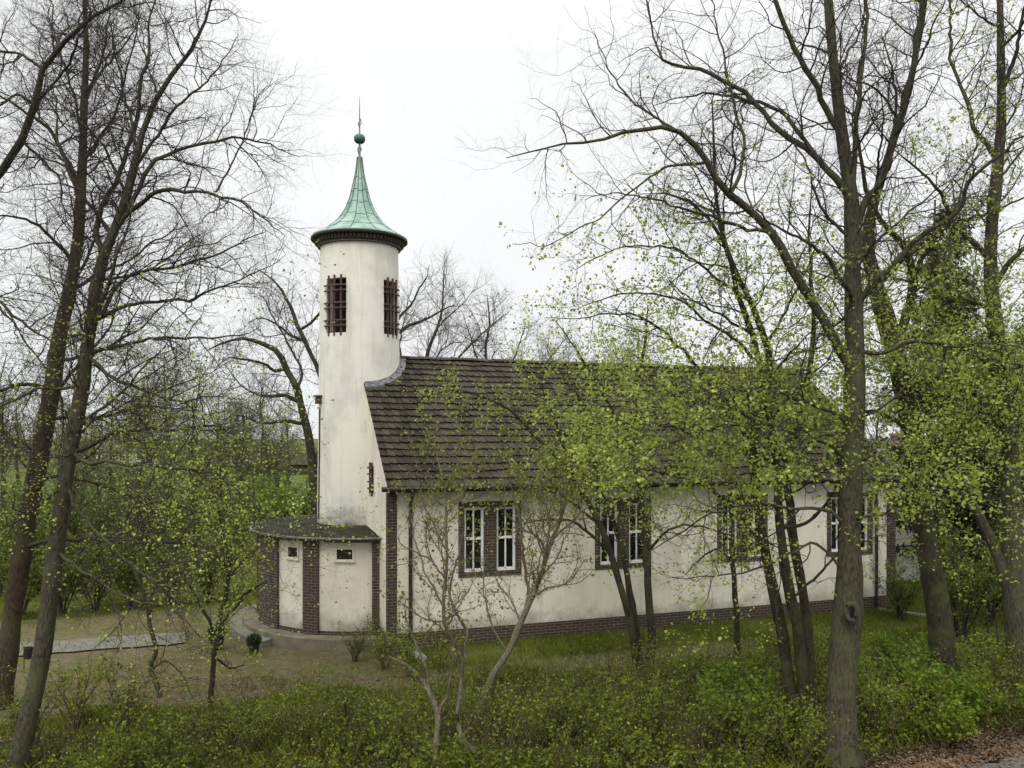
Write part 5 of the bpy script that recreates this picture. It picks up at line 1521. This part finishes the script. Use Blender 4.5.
# wispy stems standing in the right thicket
r_ = np.random.default_rng(77)
for k, (px, py, h) in enumerate([(952, 640, 2.8), (966, 632, 3.1), (978, 646, 2.6), (989, 636, 3.0), (1000, 650, 2.7)]):
    x, y = ground_pt(px, py)
    limbs, fm = generic_limbs(h, .022, 5, .9, 35, .3, 300 + k, (r_.uniform(-.12, .12), 0), .4)
    limbs = [(a + np.array([x, y, 0]), b_) for a, b_ in limbs]
    finish_tree('thin_sapling', 'bare thin upright sapling among those between the two right trunks', 'sapling', 'bare saplings in the right thicket', (x, y, 0), limbs, levels_mod(.4, spacing=(.25, .25, .2)), 300 + k, M['bark_dark'], M['twig'], M['leaf_lime'], .05, .25, None, fm, flare=0)

lowlabs = [
    (880, 738, .95, 'fresh green bush right of the big knotholed trunk'), (915, 722, 1.0, 'fresh green bush below the twisted tree'), (955, 728, .9, 'fresh green bush above the lane at right'), (990, 722, .95, 'fresh green bush second from the right edge'), (1020, 715, .95, 'fresh green bush at the right edge above the lane'),
    (760, 745, .9, 'low bush left of the three stemmed lime'), (720, 740, .95, 'low bush below the single thin sapling'), (690, 755, .85, 'low bush at the bottom below the third window'), (650, 742, .9, 'low bush in front of the three thin stems'), (610, 755, .85, 'low bush at the bottom below the second window'),
    (570, 745, .9, 'low bush right of the leaning pale shrub'), (530, 755, .85, 'low bush beside the foot of the leaning pale shrub'), (800, 765, .8, 'low bush at the foot of the three stemmed lime'), (868, 695, .9, 'taller leafy bush behind the big knotholed trunk'), (890, 670, .8, 'leafy bush on the lawn left of the twisted tree'),
    (385, 668, .75, 'small bush below the porch corner pillar'), (355, 660, .7, 'small bush before the porch step'), (410, 676, .75, 'small bush below the near downpipe'), (440, 672, .6, 'small bush below the near end of the long wall'),
    (350, 735, .8, 'low bush before the sandy yard under the porch'), (300, 745, .8, 'low bush below the left sapling at bottom'), (250, 750, .75, 'low bush at the bottom left of centre'), (120, 738, .95, 'low bush right of the grey leaning trunk'), (75, 728, .9, 'low bush close by the grey leaning trunk'), (170, 755, .8, 'low bush below the bent sapling'), (30, 748, .85, 'low bush at the foot of the grey leaning trunk'),
    (400, 755, .8, 'low bush by the bent pale stem'), (465, 748, .8, 'low bush between the two pale shrubs'), (840, 672, .7, 'low bush behind the three stemmed lime'), (700, 690, .75, 'low bush at the edge of the lawn below the third window')]
lowlabs += [(935, 690, .95, 'leafy bush right at the foot of the twisted tree'), (975, 690, 1.0, 'leafy bush between the twisted tree and the right edge trunk'), (1005, 695, .9, 'leafy bush at the foot of the right edge trunk'),
    (870, 722, 1.0, 'bright leafy bush touching the right side of the knotholed trunk'), (905, 700, .9, 'bright leafy bush half way between the knotholed trunk and twisted tree'), (940, 745, .8, 'leafy bush overhanging the litter beside the lane'), (815, 690, .8, 'leafy bush between the knotholed trunk and three stemmed lime'),
    (765, 700, .85, 'leafy bush on the slope left of the three stemmed lime'), (735, 715, .85, 'leafy bush under the thin sapling on the slope'), (670, 700, .8, 'leafy bush right of the three thin stems'), (1022, 735, .85, 'leafy bush in the bottom right corner by the lane')]
for k, (px, py, sc_, lab) in enumerate(lowlabs):
    put(leafy if px > 690 and k % 4 else low, px, py, sc_, lab, k)
print('shrubs')

# ---- undergrowth, grass and litter: countless, one object each
r_ = np.random.default_rng(90)
N = 5200
px = r_.uniform(-60, 1090, N * 3); Dv = r_.uniform(13.0, 19.2, N * 3)
x = (px - 512) / F * Dv; y = Dv
t_, u_ = (cx_ * (x - CO[0]) + sx_ * (y - CO[1])), (-sx_ * (x - CO[0]) + cx_ * (y - CO[1]))
road_d = (y - RE[1]) * .923 - (x - RE[0]) * .384
dens = np.clip((-2.9 - u_ + .5 * np.sin(t_ * 1.3) + .3 * np.sin(t_ * 3.1)) / 1.6, 0, 1) * np.clip((road_d - .75 + .3 * np.sin(t_ * 2.2)) / .6, 0, 1)
patch = np.sin(x * 1.15 + 2 * np.sin(y * .9)) * np.sin(y * 1.7 + .8 * np.sin(x * .7)) + .35 * np.sin(x * 3.1 + y) * np.sin(y * 3.7 - x)
dens *= np.clip(.34 + .5 * patch + .26 * np.tanh(x * .45), .05, 1)
keep = r_.random(len(x)) < dens
x, y = x[keep], y[keep]
hb = height(x, y)
pos = np.stack([x, y, hb - .03], 1)
up = np.tile(np.array([0, 0, 1.0]), (len(x), 1))
clump = np.clip(.5 + .5 * np.sin(x * 1.7 + 1.3 * np.sin(y * 1.3)) * np.sin(y * 1.9 + np.sin(x * .8)), 0, 1)
sp = (pos, unit(up + r_.normal(0, .35, pos.shape)), np.full(len(x), .01), 1 - (.25 + .65 * clump) * r_.uniform(.5, 1.3, len(x)) * np.clip((-2.6 + sx_ * (x - CO[0]) - cx_ * (y - CO[1])) / 2.4, .35, 1), np.ones(len(x)))
s0, sr = grow(sp, .85, 18, .3, .2, 5, r_, rl=.006, rmin=.0025, taper=1.0)
parts = [(*tubes(s0, sr, 3), 0)]
s1, sr1 = grow(spawn(s0, sr, .12, .25, r_), .22, 50, .1, .2, 3, r_, rl=.006, rmin=.0018)
parts.append((*tubes(s1, sr1, 3), 0))
for a, b_ in ((s0, sr), (s1, sr1)):
    sp = spawn(a, b_, .06, .4, r_)
    weed_patch = np.sin(sp[0][:, 0] * 1.3 + 1.5 * np.sin(sp[0][:, 1] * 1.1)) * np.sin(sp[0][:, 1] * 1.6 + 2) + r_.normal(0, .5, len(sp[0])) > .55  # patches that get the brighter weed leaf colour
    parts.append((*leaves(subset(sp, ~weed_patch), .054, r_, .05, .40, .035, 3), 1))
    parts.append((*leaves(subset(sp, weed_patch), .062, r_, .05, .42, .035, 3), 2))
ug = np_mesh('undergrowth', parts, [M['twig_tan'], M['leaf_ground'], M['leaf_weed']])
props(ug, 'green leafy undergrowth and brown stems covering the slope', 'undergrowth', kind='stuff')
# dry upright stalks among it
nk = 3000
i_ = r_.integers(0, len(pos), nk)
pk = pos[i_] + np.concatenate([r_.normal(0, .25, (nk, 2)), np.zeros((nk, 1))], 1)
spk = (pk, unit(np.tile([0, 0, 1.0], (nk, 1)) + r_.normal(0, .28, (nk, 3))), np.full(nk, .008), np.zeros(nk), np.ones(nk))
k0, kr = grow(spk, 1.15, 12, .1, .16, 5, r_, rl=.004, rmin=.003)
k1, kr1 = grow(spawn(k0, kr, .22, .3, r_), .25, 40, .2, .12, 3, r_, rl=.005, rmin=.002)
spl = spawn(k1, kr1, .09, .2, r_)
dk = np_mesh('wispy_shoots', [(*tubes(k0, kr, 3), 0), (*tubes(k1, kr1, 3), 0), (*leaves(spl, .042, r_, .0, .38, .015), 1)], [M['twig_tan'], M['leaf_weed']])
props(dk, 'thin brown shoots with small new leaves standing in the undergrowth', 'shoots', kind='stuff')
# grass
N = 420000
px = r_.uniform(-40, 1070, N); Dv = 1 / r_.uniform(1 / 34., 1 / 13.2, N)
x = (px - 512) / F * Dv; y = Dv
t_, u_ = (cx_ * (x - CO[0]) + sx_ * (y - CO[1])), (-sx_ * (x - CO[0]) + cx_ * (y - CO[1]))
nz = .5 + .25 * np.sin(x * 1.3 + 1.7 * np.sin(y * 1.1)) + .25 * np.sin(y * 2.1 + 1.3 * np.sin(x * .9))
inch = (t_ > -.1) & (t_ < LEN + .1) & (u_ > -.05) & (u_ < WID)
onroad = (y - RE[1]) * .923 - (x - RE[0]) * .384 < .8
inporch = np.hypot(t_, u_ - HALF) < 4.3
yardm = (t_ < .3) & (u_ > -2.7) & (u_ < 7.6)
trailm = (t_ > -1) & (t_ < 9.5) & (u_ > -2.9) & (u_ < -1.7)
dens = np.where(yardm, .07 * nz, np.where(trailm, .2 * nz, .35 + .65 * nz)) * np.where(u_ < -3.2, .14, 1)
keep = (r_.random(N) < dens) & ~inch & ~inporch & ~onroad & ~((u_ > 9) & (t_ > 0))
x, y, nz = x[keep], y[keep], nz[keep]
n = len(x)
hb = height(x, y)
az = r_.uniform(0, 2 * np.pi, n); hh = (.05 + .15 * r_.random(n) * nz) * np.where(-sx_ * (x - CO[0]) + cx_ * (y - CO[1]) < -2.4, 1 + 1.3 * r_.random(n), 1); ww = r_.uniform(.004, .008, n)
ca_, sa_ = np.cos(az), np.sin(az)
bx = r_.normal(0, .35, (n, 2)) * hh[:, None]
b0 = np.stack([x - ca_ * ww, y - sa_ * ww, hb - .01], 1); b1 = np.stack([x + ca_ * ww, y + sa_ * ww, hb - .01], 1)
m1 = np.stack([x + ca_ * ww * .6 + bx[:, 0] * .5, y + sa_ * ww * .6 + bx[:, 1] * .5, hb + hh * .6], 1)
tip = np.stack([x + bx[:, 0] * 1.3, y + bx[:, 1] * 1.3, hb + hh], 1)
v = np.stack([b0, b1, m1, tip], 1).reshape(-1, 3)
q = np.arange(n)[:, None] * 4 + np.arange(4)
gr = np_mesh('grass', [(v, q, 0)], [M['grass']])
props(gr, 'short uneven grass of the lawn below the long wall', 'grass', kind='stuff')
# dead leaves along the lane and under the trees
N = 26000
s_ = r_.uniform(-14, 14, N); d_ = r_.gamma(1.5, .42, N) - .2
x = RE[0] + RD[0] * s_ - RD[1] * d_; y = RE[1] + RD[1] * s_ + RD[0] * d_
N2 = 16000
x = np.concatenate([x, r_.uniform(-10, 12, N2)]); y = np.concatenate([y, r_.uniform(13, 19, N2)])
z = np.maximum(height(x, y), np.where((y - RE[1]) * .923 - (x - RE[0]) * .384 < 0.15, .034, -1)) + .012
pos = np.stack([x, y, z], 1)
n = len(x)
ax = unit(np.stack([r_.normal(0, 1, n), r_.normal(0, 1, n), r_.normal(0, .18, n)], 1))
sp = (pos, ax)
nmv = unit(np.stack([r_.normal(0, .25, n), r_.normal(0, .25, n), np.ones(n)], 1))
sdv = unit(np.cross(ax, nmv)); nv = np.cross(sdv, ax)
s = r_.uniform(.035, .085, n)[:, None]
v = np.stack([pos, pos + ax*s*.45 + sdv*s*.35 + nv*s*.12, pos + ax*s, pos + ax*s*.5, pos + ax*s*.45 - sdv*s*.35 + nv*s*.12], 1).reshape(-1, 3)
o_ = np.arange(n)[:, None] * 5
q = np.concatenate([o_ + np.array([0, 3, 2, 1]), o_ + np.array([0, 4, 2, 3])])
lt = np_mesh('leaf_litter', [(v, q, 0)], [M['litter']])
props(lt, 'brown dead leaves along the edge of the lane', 'leaf litter', kind='stuff')
print('ground cover')

# ------------------------------------------------------------------ small built things
# two dark planters flanking the porch steps
def planter(lab, px, py, sc_):
    x, y = ground_pt(px, py)
    t = thing('planter', lab, 'planter', (x, y, -.03), 0, 'planters at the porch steps')
    mb = MB(); mb.lathe([(0.0, 0.0), (.17, 0.0), (.19, .05), (.25, .38), (.28, .39), (.28, .45), (.24, .45), (.23, .40), (0.0, .40)], (0, 0), 24)
    mb.build('pot', M['pot'], t, smooth=True)
    r_ = np.random.default_rng(int(px))
    n = 2600
    d = unit(r_.normal(0, 1, (n, 3)))
    p = d * (.20 + .16 * r_.random((n, 1)) ** 1.5) * np.array([1, 1, .85]) + np.array([0, 0, .60])
    np_mesh('clipped_bush', [(*leaves((p, d), .06, r_, .1, .4, .015), 0)], [M['leaf_dark']], t)
    t.scale = (sc_,) * 3
planter('dark pot with round clipped bush left of the porch steps', 217, 648, .7)
planter('dark pot with round clipped bush right of the porch steps', 254, 652, .55)

# grey house behind the right end of the church
def house(name, lab, px0, Dv, w_, d_, h_, rh, wm, rm, rz, nwin=2, chimney=False):
    x = (px0 - 512) / F * Dv
    t = thing(name, lab, 'house', (x, Dv, 0), rz)
    mb = MB()
    mb.box(0, 0, -.2, w_, d_, h_)
    for xx in (0.0, w_):
        mb.quad([(xx, 0, h_), (xx, d_, h_), (xx, d_ / 2, h_ + rh)])
    mb.build('wall', wm, t)
    mb = MB(); o_ = .3
    sl = rh / (d_ / 2)
    for sgn in (0, 1):
        yy = lambda v: v if sgn == 0 else d_ - v
        A = [(-o_, yy(-o_), h_ - o_ * sl + .05), (w_ + o_, yy(-o_), h_ - o_ * sl + .05), (w_ + o_, yy(d_/2), h_ + rh + .05), (-o_, yy(d_/2), h_ + rh + .05)]
        B = [(p[0], p[1], p[2] + .12) for p in A]
        mb.quad(A); mb.quad(B)
        for k in range(4): mb.quad([A[k], A[(k+1) % 4], B[(k+1) % 4], B[k]])
    rf_ = mb.build('roof', rm, t)
    if chimney:
        mb = MB(); mb.box(w_ * .3, d_ * .3, h_ + rh * .3, w_ * .3 + .5, d_ * .3 + .5, h_ + rh + .7); mb.box(w_ * .3 - .05, d_ * .3 - .05, h_ + rh + .7, w_ * .3 + .55, d_ * .3 + .55, h_ + rh + .8)
        mb.build('chimney', M['red_roof'], rf_)
    for k in range(nwin):
        xc = w_ * (k + .5) / nwin
        mb = MB()
        for a, b_, c_, e_ in ((-.5, -.42, -.6, .6), (.42, .5, -.6, .6), (-.42, .42, -.6, -.52), (-.42, .42, .52, .6), (-.03, .03, -.52, .52)):
            mb.box(xc + a, -.05, h_ * .58 + c_, xc + b_, .03, h_ * .58 + e_)
        wf = mb.build('window', M['white'], t)
        mb = MB(); mb.box(xc - .42, -.012, h_ * .58 - .52, xc + .42, .02, h_ * .58 + .52); mb.build('pane', M['glass'], wf)
    return t
house('annexe', 'low grey rendered annexe behind the far end of the church', 893, 31.5, 5.0, 4.0, 3.3, 1.5, M['grey_wall'], M['grey_roof'], YAW, 1, True)
house('farmhouse', 'pale distant house among the trees at left', 96, 150, 9, 6, 3.0, 2.6, M['stucco'], M['grey_roof'], .15, 3, True)
house('shed', 'long dark shed across the field left of the tower', 236, 120, 11, 5, 1.5, 1.5, M['bark_dark'], M['bark_dark'], .05, 0)
# small litter bin strapped to a post by the path (left)
x, y = ground_pt(24, 668)
t = thing('litter_bin', 'small black bin on a post at the end of the paved strip', 'bin', (x, y, -.03))
t.scale = (.6, .6, .6)
mb = MB(); mb.tube([(0, 0, -.2), (0, 0, .88)], .02, 10); mb.build('post', M['gutter'], t, smooth=True)
mb = MB(); mb.lathe([(0, .42), (.13, .42), (.16, .82), (.175, .83), (.175, .86), (.15, .86), (.14, .5), (0, .46)], (.18, 0), 20); mb.build('bucket', M['gutter'], t, smooth=True)
# overhead cable from the church end to the right
mb = MB()
a = Vector((*church_xy(LEN - .1, -.05), 4.0)); a = Vector((a.x, a.y, 5.15)); a = Vector((*church_xy(LEN - .05, 2.2), 5.4)); b_ = Vector((22, 26, 5.6))
mb.tube([a.lerp(b_, k / 20) + Vector((0, 0, -.35 * 4 * (k / 20) * (1 - k / 20))) for k in range(21)], .011, 5)
o = mb.build('overhead_cable', M['wire'])
props(o, 'thin overhead cable running right from the church end', 'cable')
print('done')
